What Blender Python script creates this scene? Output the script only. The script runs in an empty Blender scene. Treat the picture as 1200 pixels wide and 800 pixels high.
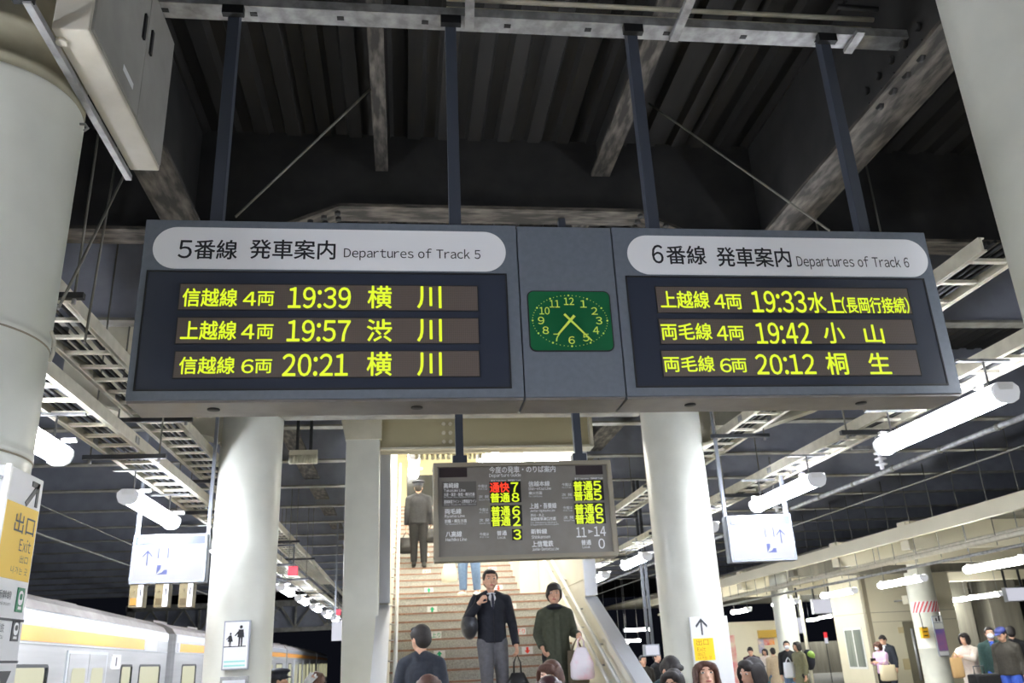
import bpy, bmesh, math, random
from mathutils import Vector, Matrix, Euler
random.seed(7)
C = bpy.context.scene.collection
SC = bpy.context.scene
PI = math.pi

# ------------------------------------------------------------------ camera, world, exposure
FPX = 994.0                                   # focal length in pixels of a 1200 px wide frame
PITCH, YAW, ROLL = math.radians(20.34), math.radians(7.67), math.radians(-2.70)
EYE = Vector((0, 0, 1.6))
_cp, _sp, _cy, _sy = math.cos(PITCH), math.sin(PITCH), math.cos(YAW), math.sin(YAW)
FWD = Vector((_sy*_cp, _cy*_cp, _sp)); _R0 = Vector((_cy, -_sy, 0)); _U0 = _R0.cross(FWD)
RGT = _R0*math.cos(ROLL) + _U0*math.sin(ROLL); UPV = -_R0*math.sin(ROLL) + _U0*math.cos(ROLL)
cd = bpy.data.cameras.new('camera'); cam = bpy.data.objects.new('camera', cd); C.objects.link(cam)
cd.sensor_width = 22.3; cd.lens = FPX/1200*22.3; cd.clip_end = 400; cd.clip_start = .05
cd.dof.use_dof = True; cd.dof.focus_distance = 4.2; cd.dof.aperture_fstop = 2.8
M3 = Matrix((RGT, UPV, -FWD)).transposed(); M4 = M3.to_4x4(); M4.translation = EYE; cam.matrix_world = M4
SC.camera = cam
SC.view_settings.view_transform = 'Standard'; SC.view_settings.look = 'None'
SC.view_settings.gamma = 1; SC.view_settings.use_curve_mapping = False
SC.view_settings.exposure = 0.0
SC.cycles.use_denoising = True; SC.cycles.max_bounces = 8; SC.cycles.diffuse_bounces = 5
W = bpy.data.worlds.new('night'); SC.world = W; W.use_nodes = True
W.node_tree.nodes['Background'].inputs[0].default_value = (.004, .0045, .007, 1)
W.node_tree.nodes['Background'].inputs[1].default_value = 1.0
TUBE = 150.0          # radiance of the platform fluorescent diffusers
FARTUBE = 112.0       # the ones on the opposite platform
STAIRTUBE = 64.0

def ray(px, py): return FWD + RGT*((px-600)/FPX) - UPV*((py-400)/FPX)
def at_y(px, py, Y): d = ray(px, py); return EYE + d*(Y/d.y)
def at_x(px, py, X): d = ray(px, py); return EYE + d*(X/d.x)
def at_z(px, py, Z): d = ray(px, py); return EYE + d*((Z-1.6)/d.z)

# ------------------------------------------------------------------ materials
def lin(c):
    c = c/255; return c/12.92 if c <= .04045 else ((c+.055)/1.055)**2.4
def rgb(t): return (lin(t[0]), lin(t[1]), lin(t[2]), 1)
MATS = {}
def mat(name, col, rough=.5, metal=0, col2=None, scale=8, detail=6, stretch=(1,1,1), bump=0, lo=.35, hi=.65, emit=0, spec=.5, bscale=None):
    if name in MATS: return MATS[name]
    m = bpy.data.materials.new(name); m.use_nodes = True; nt = m.node_tree; b = nt.nodes['Principled BSDF']
    b.inputs['Base Color'].default_value = rgb(col); b.inputs['Roughness'].default_value = rough; b.inputs['Metallic'].default_value = metal
    b.inputs['Specular IOR Level'].default_value = spec
    if emit:
        b.inputs['Emission Color'].default_value = rgb(col); b.inputs['Emission Strength'].default_value = emit
    if col2 or bump:
        tc = nt.nodes.new('ShaderNodeTexCoord'); mp = nt.nodes.new('ShaderNodeMapping'); mp.inputs['Scale'].default_value = stretch
        nz = nt.nodes.new('ShaderNodeTexNoise'); nz.inputs['Scale'].default_value = scale; nz.inputs['Detail'].default_value = detail
        nt.links.new(tc.outputs['Object'], mp.inputs[0]); nt.links.new(mp.outputs[0], nz.inputs[0])
        if col2:
            r = nt.nodes.new('ShaderNodeValToRGB'); r.color_ramp.elements[0].position = lo; r.color_ramp.elements[1].position = hi
            r.color_ramp.elements[0].color = rgb(col); r.color_ramp.elements[1].color = rgb(col2)
            nt.links.new(nz.outputs[0], r.inputs[0]); nt.links.new(r.outputs[0], b.inputs['Base Color'])
        if bump:
            bp = nt.nodes.new('ShaderNodeBump'); bp.inputs['Strength'].default_value = bump; bp.inputs['Distance'].default_value = .01
            nt.links.new(nz.outputs[0], bp.inputs['Height']); nt.links.new(bp.outputs[0], b.inputs['Normal'])
    MATS[name] = m; return m
def glow(name, col, s, base=.03):
    if name in MATS: return MATS[name]
    m = bpy.data.materials.new(name); m.use_nodes = True; nt = m.node_tree
    b = nt.nodes['Principled BSDF']; b.inputs['Base Color'].default_value = (base, base, base, 1)
    b.inputs['Emission Color'].default_value = rgb(col); b.inputs['Emission Strength'].default_value = s
    MATS[name] = m; return m
def dots(name, base, dot, pitch):
    m = mat(name, base, .35); nt = m.node_tree; b = nt.nodes['Principled BSDF']
    tc = nt.nodes.new('ShaderNodeTexCoord'); v = nt.nodes.new('ShaderNodeTexVoronoi'); v.inputs['Scale'].default_value = 1/pitch; v.inputs['Randomness'].default_value = 0
    r = nt.nodes.new('ShaderNodeValToRGB'); r.color_ramp.elements[0].position = .3; r.color_ramp.elements[1].position = .5
    r.color_ramp.elements[0].color = rgb(dot); r.color_ramp.elements[1].color = rgb(base)
    nt.links.new(tc.outputs['Object'], v.inputs['Vector']); nt.links.new(v.outputs['Distance'], r.inputs[0]); nt.links.new(r.outputs[0], b.inputs['Base Color'])
    return m

m_pillar = mat('cream_painted_steel', (222,222,212), .33, col2=(212,212,202), scale=3, bump=.03)
m_pillar_top = mat('old_beige_paint', (168,162,140), .6, col2=(150,145,124), scale=6)
m_seam = mat('seam_grey', (150,140,120), .6)
m_cream = mat('cream_paint', (214,208,188), .5, col2=(200,194,172), scale=4)
m_housing = mat('slate_grey_enamel', (107,114,124), .42, col2=(101,108,118), scale=30, bump=.03)
m_joint = mat('joint_black', (20,21,24), .6)
m_under = mat('housing_underside', (128,122,118), .35, metal=.2, col2=(112,106,102), scale=5)
m_acrylic = mat('dark_blue_grey_acrylic', (52,57,70), .22, spec=.6)
m_led = dots('led_matrix', (104,93,87), (66,58,56), .0075)
m_pill = mat('white_header_film', (240,240,243), .4)
m_ink = mat('black_ink', (22,22,30), .5)
m_amber = glow('led_yellow_green', (224,248,28), 1.05)
m_ledred = glow('led_red', (255,60,30), 1.3)
m_post = mat('post_navy_enamel', (60,65,76), .45)
m_clockface = mat('clock_green', (22,92,56), .25, col2=(34,108,70), scale=3, spec=.6)
m_clockmark = mat('clock_luminous_yellow', (206,226,90), .5, emit=.12)
m_metal = mat('brushed_steel', (214,216,222), .32, metal=.55)
m_galv = mat('galvanised_steel', (168,168,168), .5, metal=.35, col2=(128,128,128), scale=12)
m_whitesteel = mat('white_enamel', (226,226,222), .4)
m_tray = mat('tray_cream', (214,208,190), .45, col2=(196,190,172), scale=9)
m_darksteel = mat('dark_painted_steel', (52,54,58), .55, col2=(44,45,48), scale=7)
m_deck = mat('ceiling_deck_dark', (39,37,35), .8, col2=(28,27,26), scale=5, stretch=(1,.2,1))
m_web = mat('beam_web_dark', (48,47,46), .7, col2=(36,36,36), scale=4)
m_rust = mat('weathered_flange', (46,43,40), .8, col2=(118,112,103), scale=14, detail=12, stretch=(1.2,.28,1), lo=.42, hi=.78, bump=.2)
m_rustx = mat('weathered_flange_cross', (56,53,48), .8, col2=(128,120,110), scale=14, detail=12, stretch=(.28,1.2,1), lo=.4, hi=.78, bump=.2)
m_purl = mat('purlin_grey', (150,148,140), .6, col2=(120,118,112), scale=5)
m_bluedark = mat('soffit_slate', (148,151,162), .65, col2=(134,137,148), scale=3)
m_platform = mat('platform_asphalt', (150,148,142), .7, col2=(132,130,126), scale=20, bump=.1)
m_tactile = mat('tactile_yellow', (222,184,40), .6)
m_ballast = mat('ballast', (88,80,72), .9, col2=(50,46,42), scale=40, bump=.6)
m_rail = mat('rail_steel', (120,110,104), .4, metal=.8)
m_cab = mat('cabinet_beige', (196,190,176), .5, col2=(184,178,164), scale=6)
m_cabdoor = mat('cabinet_door_grey', (150,148,142), .5, col2=(138,136,130), scale=5)
m_black = mat('matt_black', (18,18,20), .55)
m_wire = mat('steel_wire', (110,108,100), .5, metal=.3)
m_granite = mat('stair_granite', (188,187,182), .6, col2=(150,149,144), scale=70, detail=3)
m_nosing = mat('nosing_terracotta', (160,126,108), .7, col2=(140,104,88), scale=20)
m_stairwall = mat('stair_wall_cream', (226,223,210), .5, col2=(218,214,200), scale=2)
m_taupe = mat('guide_frame_taupe', (152,144,128), .45)
m_guide = mat('guide_panel_grey', (140,135,129), .38, col2=(132,127,121), scale=10)
m_guide2 = mat('guide_panel_dark', (106,102,99), .4)
m_white = mat('white_lettering', (246,246,248), .5)
m_whitedim = mat('faded_white_lettering', (226,226,230), .5)
m_ledoff = mat('led_window_off', (52,42,44), .35)
m_ledback = mat('led_window_black', (26,26,22), .4)
m_tube = glow('fluorescent_diffuser', (238,244,255), TUBE)
m_fartube = glow('far_fluorescent_diffuser', (244,246,240), FARTUBE)
m_stairtube = glow('stair_fluorescent_diffuser', (255,252,242), STAIRTUBE)
m_cap = glow('glowing_end_cap', (236,240,250), .45, .5)  # weak emission put in to brighten the caps, which hold no lamp
m_lightbox = glow('lit_sign_face', (240,241,255), .70, .05)
m_lightbox_hdr = mat('lit_sign_header', (74,80,102), .4)
m_pict = mat('pictogram_slate', (52,58,98), .5)
m_signframe = mat('sign_frame_aluminium', (150,154,164), .35, metal=.4)
m_yellow = mat('exit_sign_yellow', (228,188,62), .45, emit=.08)
m_yellow2 = mat('exit_sign_bright_yellow', (255,214,40), .45)
m_signwhite = mat('sign_white', (226,226,228), .45)
m_signgrey = mat('sign_text_grey', (70,72,78), .5)
m_green = mat('pictogram_green', (44,128,92), .5)
m_orange = mat('train_stripe_yellow', (232,160,66), .35)
m_trainsil = mat('train_stainless', (196,196,198), .34, metal=.45, col2=(182,182,184), scale=2, stretch=(1,.2,6))
m_trainband = mat('train_fluted_band', (218,222,228), .28, metal=.5)
m_trainroof = mat('train_roof_grey', (150,144,140), .65, col2=(134,128,124), scale=3)
m_trainglass = glow('lit_train_window', (236,234,190), .62, .05)
m_darkglass = mat('dark_glass', (40,44,46), .15)
m_concrete = mat('dim_concrete', (128,124,112), .8, col2=(110,106,96), scale=2, stretch=(3,3,.3))
m_farcream = mat('far_cream_panel', (226,218,194), .5, col2=(218,210,186), scale=1)
m_skin = mat('skin', (222,176,150), .5, col2=(214,166,140), scale=30)
m_hairblack = mat('hair_black', (26,22,22), .62, col2=(44,38,38), scale=60, stretch=(6,6,.6), bump=.3)
m_hairbrown = mat('hair_brown', (62,38,30), .6, col2=(96,62,50), scale=60, stretch=(6,6,.6), bump=.3)
m_eyewhite = mat('eye_white', (235,232,228), .3)
m_lip = mat('lip', (188,104,100), .4)

# ------------------------------------------------------------------ object helpers
def tag(o, label=None, cat=None, group=None, kind=None):
    if label: o['label'] = label
    if cat: o['category'] = cat
    if group: o['group'] = group
    if kind: o['kind'] = kind
    return o
def thing(name, label, cat, loc=(0,0,0), rot=0, group=None, kind=None):
    o = bpy.data.objects.new(name, None); C.objects.link(o); o.location = loc; o.rotation_euler = (0,0,rot); o.empty_display_size = .1
    return tag(o, label, cat, group, kind)
def wloc(o):
    v = Vector((0,0,0))
    while o is not None: v += Vector(o.location); o = o.parent
    return v
class MB:
    """collects shapes; build() links them as one mesh object. World coordinates unless local=True."""
    def __init__(s): s.v = []; s.f = []; s.sm = []
    def add(s, vs, fs, smooth=False):
        k = len(s.v); s.v += [Vector(p) for p in vs]; s.f += [[i+k for i in f] for f in fs]; s.sm += [smooth]*len(fs); return s
    def box(s, x0, x1, y0, y1, z0, z1):
        return s.add([(x0,y0,z0),(x1,y0,z0),(x1,y1,z0),(x0,y1,z0),(x0,y0,z1),(x1,y0,z1),(x1,y1,z1),(x0,y1,z1)],
                     [(0,3,2,1),(4,5,6,7),(0,1,5,4),(1,2,6,5),(2,3,7,6),(3,0,4,7)])
    def bar(s, p0, p1, w, h, up=(0,0,1)):
        p0, p1 = Vector(p0), Vector(p1); d = (p1-p0).normalized(); u = Vector(up)
        if abs(d.dot(u)) > .98: u = Vector((0,1,0))
        a = d.cross(u).normalized(); b = a.cross(d); vs = []
        for p in (p0, p1):
            for i, j in ((-1,-1),(1,-1),(1,1),(-1,1)): vs.append(p + a*(w/2*i) + b*(h/2*j))
        return s.add(vs, [(0,1,2,3),(7,6,5,4),(0,4,5,1),(1,5,6,2),(2,6,7,3),(3,7,4,0)])
    def tube(s, pts, r, n=10, caps=True, r1=None):
        pts = [Vector(p) for p in pts]; vs = []; fs = []; N = len(pts); a = None
        for i, p in enumerate(pts):
            d = (pts[min(i+1,N-1)] - pts[max(i-1,0)]).normalized()
            if a is None:
                u = Vector((0,0,1)) if abs(d.z) < .9 else Vector((1,0,0)); a = d.cross(u).normalized()
            else: a = (a - d*a.dot(d)).normalized()
            b = d.cross(a); rr = r if r1 is None else r + (r1-r)*i/(N-1)
            for k in range(n):
                t = 2*PI*k/n; vs.append(p + a*(rr*math.cos(t)) + b*(rr*math.sin(t)))
        for i in range(N-1):
            for k in range(n): fs.append((i*n+k, i*n+(k+1)%n, (i+1)*n+(k+1)%n, (i+1)*n+k))
        s.add(vs, fs, True)
        if caps:
            k = len(s.v)-len(vs); s.f += [[k+j for j in range(n)][::-1], [k+(N-1)*n+j for j in range(n)]]; s.sm += [False, False]
        return s
    def lathe(s, prof, c, n=48, smooth=True):
        vs = []; fs = []; c = Vector(c)
        for r, z in prof:
            for k in range(n): t = 2*PI*k/n; vs.append(c + Vector((r*math.cos(t), r*math.sin(t), z)))
        for i in range(len(prof)-1):
            for k in range(n): fs.append((i*n+k, i*n+(k+1)%n, (i+1)*n+(k+1)%n, (i+1)*n+k))
        return s.add(vs, fs, smooth)
    def prism(s, poly, O, u, v, n, d):
        """polygon (a,b) in the plane O + a*u + b*v, thickened by d along n"""
        O, u, v, n = Vector(O), Vector(u), Vector(v), Vector(n); N = len(poly)
        vs = [O+u*a+v*b for a, b in poly] + [O+u*a+v*b+n*d for a, b in poly]
        fs = [list(range(N))[::-1], [N+i for i in range(N)]] + [(i,(i+1)%N,N+(i+1)%N,N+i) for i in range(N)]
        return s.add(vs, fs)
    def ell(s, c, r, n=14, m=9, R=None):
        vs = []; fs = []; c = Vector(c)
        for i in range(m+1):
            th = PI*i/m
            for k in range(n):
                t = 2*PI*k/n; p = Vector((r[0]*math.sin(th)*math.cos(t), r[1]*math.sin(th)*math.sin(t), r[2]*math.cos(th)))
                vs.append(c + (R @ p if R else p))
        for i in range(m):
            for k in range(n): fs.append((i*n+k, (i+1)*n+k, (i+1)*n+(k+1)%n, i*n+(k+1)%n))
        return s.add(vs, fs, True)
    def build(s, name, m, parent=None, local=False, bevel=0, label=None):
        off = Vector((0,0,0)) if (local or parent is None) else wloc(parent)
        me = bpy.data.meshes.new(name); me.from_pydata([p-off for p in s.v], [], s.f)
        me.polygons.foreach_set('use_smooth', s.sm); me.materials.append(m)
        bm = bmesh.new(); bm.from_mesh(me); bmesh.ops.remove_doubles(bm, verts=bm.verts, dist=1e-6); bmesh.ops.recalc_face_normals(bm, faces=bm.faces)
        if bevel:
            es = [e for e in bm.edges if len(e.link_faces) == 2 and e.calc_face_angle(0) > .6]
            bmesh.ops.bevel(bm, geom=es, offset=bevel, segments=2, affect='EDGES', profile=.6)
        bm.to_mesh(me); bm.free()
        o = bpy.data.objects.new(name, me); C.objects.link(o)
        if parent: o.parent = parent
        if label: o['label'] = label
        return o
def struct(name, mb, m, label=None, cat=None, bevel=0):
    o = mb.build(name, m, bevel=bevel); return tag(o, label, cat, kind='structure')
def copy_tree(o, parent=None):
    c = o.copy(); C.objects.link(c); c.parent = parent
    for ch in list(o.children): copy_tree(ch, c)
    return c
def rrect(x0, x1, z0, z1, r, n=6):
    out = []
    for cx, cz, a in ((x1-r,z0+r,-PI/2),(x1-r,z1-r,0),(x0+r,z1-r,PI/2),(x0+r,z0+r,PI)):
        for k in range(n+1): t = a + PI/2*k/n; out.append((cx+r*math.cos(t), cz+r*math.sin(t)))
    return out
XU, ZU, YN = Vector((1,0,0)), Vector((0,0,1)), Vector((0,-1,0))
def plate(mb, poly, y, d):           # polygon in x,z at depth y, standing d towards the viewer side (-Y)
    return mb.prism(poly, (0,y,0), XU, ZU, YN, d)
_tcache = {}; _gcache = {}
def glyph(ch, bold):
    k = (ch, bold)
    if k not in _gcache:
        cu = bpy.data.curves.new('t', 'FONT'); cu.body = ch; cu.size = 1; cu.resolution_u = 3; cu.offset = bold
        ob = bpy.data.objects.new('t', cu); C.objects.link(ob)
        dg = bpy.context.evaluated_depsgraph_get(); me = bpy.data.meshes.new_from_object(ob.evaluated_get(dg))
        _gcache[k] = ([(v.co.x, v.co.y) for v in me.vertices], [list(p.vertices) for p in me.polygons])
        bpy.data.objects.remove(ob); bpy.data.curves.remove(cu); bpy.data.meshes.remove(me)
    return _gcache[k]
def glyphs(s, bold=0):
    """outline of a line of text, normalised to 0..1 both ways; Latin letters use the gothic full-width forms, set tight"""
    k = (s, bold)
    if k not in _tcache:
        vs = []; fs = []; cur = 0
        for ch in s:
            if ch == ' ': cur += .3; continue
            asc = 33 <= ord(ch) < 127
            gv, gf = glyph(chr(ord(ch)+0xFEE0) if asc else ch, bold)
            if not gv: cur += .5; continue
            x0 = min(p[0] for p in gv); x1 = max(p[0] for p in gv)
            sh = cur + .05 - x0 if asc else cur
            n = len(vs); vs += [(p[0]+sh, p[1]) for p in gv]; fs += [[i+n for i in f] for f in gf]
            cur += (x1-x0)+.10 if asc else 1.0
        a0, a1 = min(p[0] for p in vs), max(p[0] for p in vs); b0, b1 = min(p[1] for p in vs), max(p[1] for p in vs)
        _tcache[k] = ([((p[0]-a0)/max(a1-a0,1e-6), (p[1]-b0)/max(b1-b0,1e-6)) for p in vs], fs)
    return _tcache[k]
def text(mb, s, x0, x1, z0, z1, y, bold=0, O=None, u=None, v=None, n=None):
    """lettering filling the box x0..x1, z0..z1 of the plane at depth y facing -Y (or of the plane O,u,v,n)"""
    vs, fs = glyphs(s, min(bold, .002))
    if O is None: O, u, v, n = Vector((0,y,0)), XU, ZU, YN
    O = Vector(O); e = (z1-z0)*bold*.8
    sh = [(0,0)] if bold <= .002 else [(-e,0),(e,0),(0,e),(0,-e)]      # heavier weight: the outline laid down again, nudged sideways
    for k, (p, q) in enumerate(sh):
        ok = n*(k*.00012)
        mb.add([O + ok + u*(x0+p+(x1-x0)*a) + v*(z0+q+(z1-z0)*b) for a, b in vs], fs)
    return mb
def pxbox(x0, y0, x1, y1, Y):
    """x and z extents, on the upright plane at depth Y, of a patch of the photograph"""
    xm, ym = (x0+x1)/2, (y0+y1)/2
    return at_y(x0,ym,Y).x, at_y(x1,ym,Y).x, at_y(xm,y1,Y).z, at_y(xm,y0,Y).z

# ------------------------------------------------------------------ ground and tracks
XL, XR = -3.45, 5.05
struct('floor_platform', MB().box(XL, XR, -14, 75, -1.1, 0), m_platform, 'grey asphalt deck of the island platform', 'platform')
for n_, x in (('left', XL+.75), ('right', XR-1.05)):
    struct('trim_tactile_'+n_, MB().box(x, x+.3, -14, 75, .0, .006), m_tactile, 'yellow tactile strip along the %s platform edge' % n_, 'tactile strip')
struct('floor_tracks', MB().box(-30, 34, -14, 90, -1.5, -1.1), m_ballast, 'dark ballast under the tracks', 'track bed')
struct('floor_far_platform', MB().box(8.9, 24, -14, 90, -1.1, 0), m_platform, 'deck of the platform across the tracks', 'platform')
struct('trim_tactile_far', MB().box(9.5, 9.8, -14, 90, 0, .006), m_tactile, 'yellow tactile strip on the far platform', 'tactile strip')
for x in (6.2, 7.27):
    tag(MB().box(x-.035, x+.035, -14, 90, -1.1, -.95).build('track_rail', m_rail), 'steel running rail on the empty track right of the platform', 'rail', 'running rails of the empty track', 'structure')

# ------------------------------------------------------------------ pillars
PX = (-1.77, 3.18)
def pillar(x, y, top, label, coll, seams=True):
    t = thing('pillar', label, 'pillar', (x,y,0), kind='structure')
    prof = [(.40,0),(.40,.02),(.352,.03),(.35,.06)]
    for z in ((1.2, 2.395, 2.855) if seams else (1.2,)): prof += [(.35,z-.03),(.35,z-.012),(.353,z-.008),(.353,z+.008),(.35,z+.012),(.35,z+.03)]
    prof += [(.35, coll-.02), (.35, coll), (.345, coll+.012), (.335, coll+.016)]
    MB().lathe(prof, (x,y,0), 64).build('shaft', m_pillar, t)
    p2 = [(.335, coll+.015)]
    for z in (coll+.06, coll+.24): p2 += [(.335,z-.02),(.348,z-.018),(.348,z+.018),(.335,z+.02)]
    p2 += [(.335, top)]
    MB().lathe(p2, (x,y,0), 64).build('collar', m_pillar_top, t)
    s = MB()
    for z in ((2.38, 2.84) if seams else ()): s.lathe([(.3512,z-.004),(.3545,z-.002),(.3545,z+.002),(.3512,z+.004)], (x,y,0), 64)
    if seams: s.build('seam', m_seam, t)
    return t
pillar(PX[0], 3.34, 5.9, 'thick cream round steel pillar cut off by the left edge, under the beige cabinet', 3.93)
pillar(PX[1], 3.2, 5.9, 'thick cream round pillar in the upper right corner', 5.2)
pillar(PX[0], 9.95, 5.9, 'cream round pillar with a poster, left of the stairs', 5.2, False)
pillar(PX[1], 9.65, 5.9, 'cream round pillar with a yellow exit board, right of the stairs', 5.2, False)

# ------------------------------------------------------------------ roof structure
def deck(x0, x1, y0, y1, z, pitch=.27, dep=.075):
    mb = MB(); x = x0; pts = []
    while x < x1:
        pts += [(x,z),(x+pitch*.36,z),(x+pitch*.46,z-dep),(x+pitch*.88,z-dep)]; x += pitch
    vs = [(a,y0,b) for a,b in pts] + [(a,y1,b) for a,b in pts]; N = len(pts)
    mb.add(vs, [(i,i+1,N+i+1,N+i) for i in range(N-1)])
    return mb
for i_, (a_, b_, c_, d_) in enumerate(((-16,-.37,-14,75), (2.52,26,-14,75), (-.37,2.53,-14,12.2))):
    nm_ = ('left of','right of','in front of')[i_]
    struct('ceiling', deck(a_, b_, c_, d_, 6.05), m_deck, 'dark ribbed steel roof deck %s the stair hall' % nm_, 'ceiling')
    struct('ceiling_cover', MB().box(a_, b_, c_, d_, 6.12, 6.2), m_web, 'slab over the roof deck %s the stair hall' % nm_, 'ceiling')
def ibeam_y(name, x, y0, y1, z0, z1, w, tw, label, mf=None, tf=.03):
    t = thing(name, label, 'beam', (x,y0,z0), kind='structure')
    MB().box(x-w/2, x+w/2, y0, y1, z0, z0+tf).build('flange', mf or m_rust, t)
    MB().box(x-tw/2, x+tw/2, y0, y1, z0+tf, z1).build('web', m_web, t)
    return t
def bolts(pts, r, n, parent, m=None):
    mb = MB()
    for p in pts:
        p = Vector(p); mb.tube([p, p+Vector(n)*r*1.1], r, 6)
    return mb.build('bolt_heads', m or m_web, parent)
t = ibeam_y('roof_beam', PX[0], -10, 40, 4.95, 6.05, .29, .05, 'weathered roof beam over the left pillars')
t = ibeam_y('roof_beam', PX[1]+.05, -10, 40, 4.90, 6.05, .34, .05, 'weathered bolted roof beam over the right pillars')
bolts([(PX[1]+.02, 3.95+.16*i, 5.05+.13*j) for i in range(5) for j in range(2)] + [(PX[1]-.05, 3.9+.16*i, 4.9) for i in range(4)], .028, (-1,0,0), t)
ibeam_y('roof_purlin', -.2, 3.4, 6.5, 5.62, 6.0, .11, .03, 'narrow secondary roof beam above the left display')
ibeam_y('roof_purlin', 1.75, 3.4, 6.5, 5.62, 6.0, .17, .03, 'secondary roof beam crossing behind the third hanger post')
ibeam_y('roof_purlin', -.2, 6.7, 9.7, 5.62, 6.0, .11, .03, 'narrow secondary roof beam behind the cross beam, left bay')
ibeam_y('roof_purlin', 1.75, 6.7, 9.7, 5.62, 6.0, .17, .03, 'secondary roof beam behind the cross beam, right bay')
def xbeam(name, Y, prof, top, w, label, mf, mw, tf=.03):
    """beam along X with a bottom line prof [(x,z)...]"""
    t = thing(name, label, 'beam', (prof[0][0],Y,prof[0][1]), kind='structure')
    f = MB(); wb = MB()
    for (xa,za),(xb,zb) in zip(prof, prof[1:]):
        f.add([(xa,Y-w/2,za),(xb,Y-w/2,zb),(xb,Y+w/2,zb),(xa,Y+w/2,za),(xa,Y-w/2,za+tf),(xb,Y-w/2,zb+tf),(xb,Y+w/2,zb+tf),(xa,Y+w/2,za+tf)],
              [(0,3,2,1),(4,5,6,7),(0,1,5,4),(1,2,6,5),(2,3,7,6),(3,0,4,7)])
        wb.add([(xa,Y-.02,za+tf),(xb,Y-.02,zb+tf),(xb,Y+.02,zb+tf),(xa,Y+.02,za+tf),(xa,Y-.02,top),(xb,Y-.02,top),(xb,Y+.02,top),(xa,Y+.02,top)],
              [(0,3,2,1),(4,5,6,7),(0,1,5,4),(1,2,6,5),(2,3,7,6),(3,0,4,7)])
    f.build('flange', mf, t); wb.build('web', mw, t); return t
t = xbeam('cross_beam', 6.55, [(-16,4.97),(PX[0]-.2,4.97),(PX[0]+.25,4.97),(-1.05,5.0),(-.55,5.22),(2.05,5.22),(2.5,5.0),(PX[1]-.25,4.97),(PX[1]+.2,4.97),(26,4.97)], 6.0, .26, 'cross beam with weathered bottom flange just behind the displays', m_rustx, m_web)
bolts([(-1.0+.11*i, 6.40+.1*j, 5.0+.044*i-.02) for i in range(5) for j in (0,1,2)] + [(2.05+.11*i, 6.40+.1*j, 5.2-.044*i-.02) for i in range(5) for j in (0,1,2)], .026, (0,0,-1), t)
t = xbeam('cross_beam', 9.8, [(PX[0]+.3,4.33),(PX[1]-.3,4.33)], 6.0, .34, 'cross beam between the two stair-side pillars', m_purl, m_web)
t = xbeam('haunch_beam', 9.8, [(-3.9,4.6),(-2.7,4.2),(-2.15,4.06),(PX[0]-.3,3.97)], 6.0, .34, 'cream tapered bracket beam left of the poster pillar', m_cream, m_cream)
bolts([(PX[0]-.45-.14*i, 9.78, 4.35+.13*j) for i in range(2) for j in range(4)], .03, (0,-1,0), t, m_cream)
t = xbeam('haunch_beam', 9.6, [(PX[1]+.3,3.82),(3.64,3.86),(3.65,4.06),(4.05,4.06),(4.06,3.98),(5.1,4.3)], 6.0, .34, 'cream tapered bracket beam right of the exit-board pillar', m_cream, m_cream)
bolts([(PX[1]+.45+.14*i, 9.58, 4.35+.13*j) for i in range(2) for j in range(4)], .03, (0,-1,0), t, m_cream)
xbeam('cross_beam', 3.25, [(-16,5.0),(26,5.0)], 6.0, .26, 'cross beam above the near pillars', m_rustx, m_web)
xbeam('cross_beam', -3.2, [(-16,5.0),(26,5.0)], 6.0, .26, 'cross beam behind the viewer', m_rust, m_web)
ys_ = [12.1 + 2.2*i for i in range(14)]
for i, Y in enumerate(ys_):
    for nm, (a, b) in (('left', (-16, -.45)), ('right', (2.7, 26))):
        xbeam('roof_joist', Y, [(a,4.8),(b,4.8)], 6.0, .17, 'pale edged roof joist number %d back on the %s of the stair hall' % (i+1, nm), m_purl, m_bluedark)
for Y in (2.0, 4.6, 8.2):
    xbeam('roof_joist', Y, [(-16,4.86),(-2.6,4.86)], 6.0, .17, 'roof joist over the left track, %s' % {2.0:'nearest',4.6:'in the middle',8.2:'beside the poster pillar'}[Y], m_purl, m_bluedark)
    xbeam('roof_joist', Y, [(4.4,4.86),(26,4.86)], 6.0, .17, 'roof joist over the empty right track, %s' % {2.0:'nearest',4.6:'in the middle',8.2:'beside the exit-board pillar'}[Y], m_purl, m_bluedark)
# tie rods under the deck
for a, b, lb in ((at_z(440,99,5.75), at_z(276,254,5.0), 'thin diagonal tie rod left of the second hanger post'),
                 (at_z(760,121,5.985), at_x(972,270,3.19), 'thin diagonal tie rod right of the third hanger post'),
                 (at_x(149,198,-2.0), at_x(68,362,-2.0), 'thin slanting rod beside the left pillar'),
                 (at_x(123,262,-2.2), at_x(99,402,-2.2), 'second slanting rod beside the left pillar, nearer the display')):
    a = b+(a-b)*((6.0-b.z)/(a.z-b.z)) if a.x < -1.8 else a
    tag(MB().tube([a,b], .009, 8).build('tie_rod', m_wire), lb, 'rod')

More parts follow.
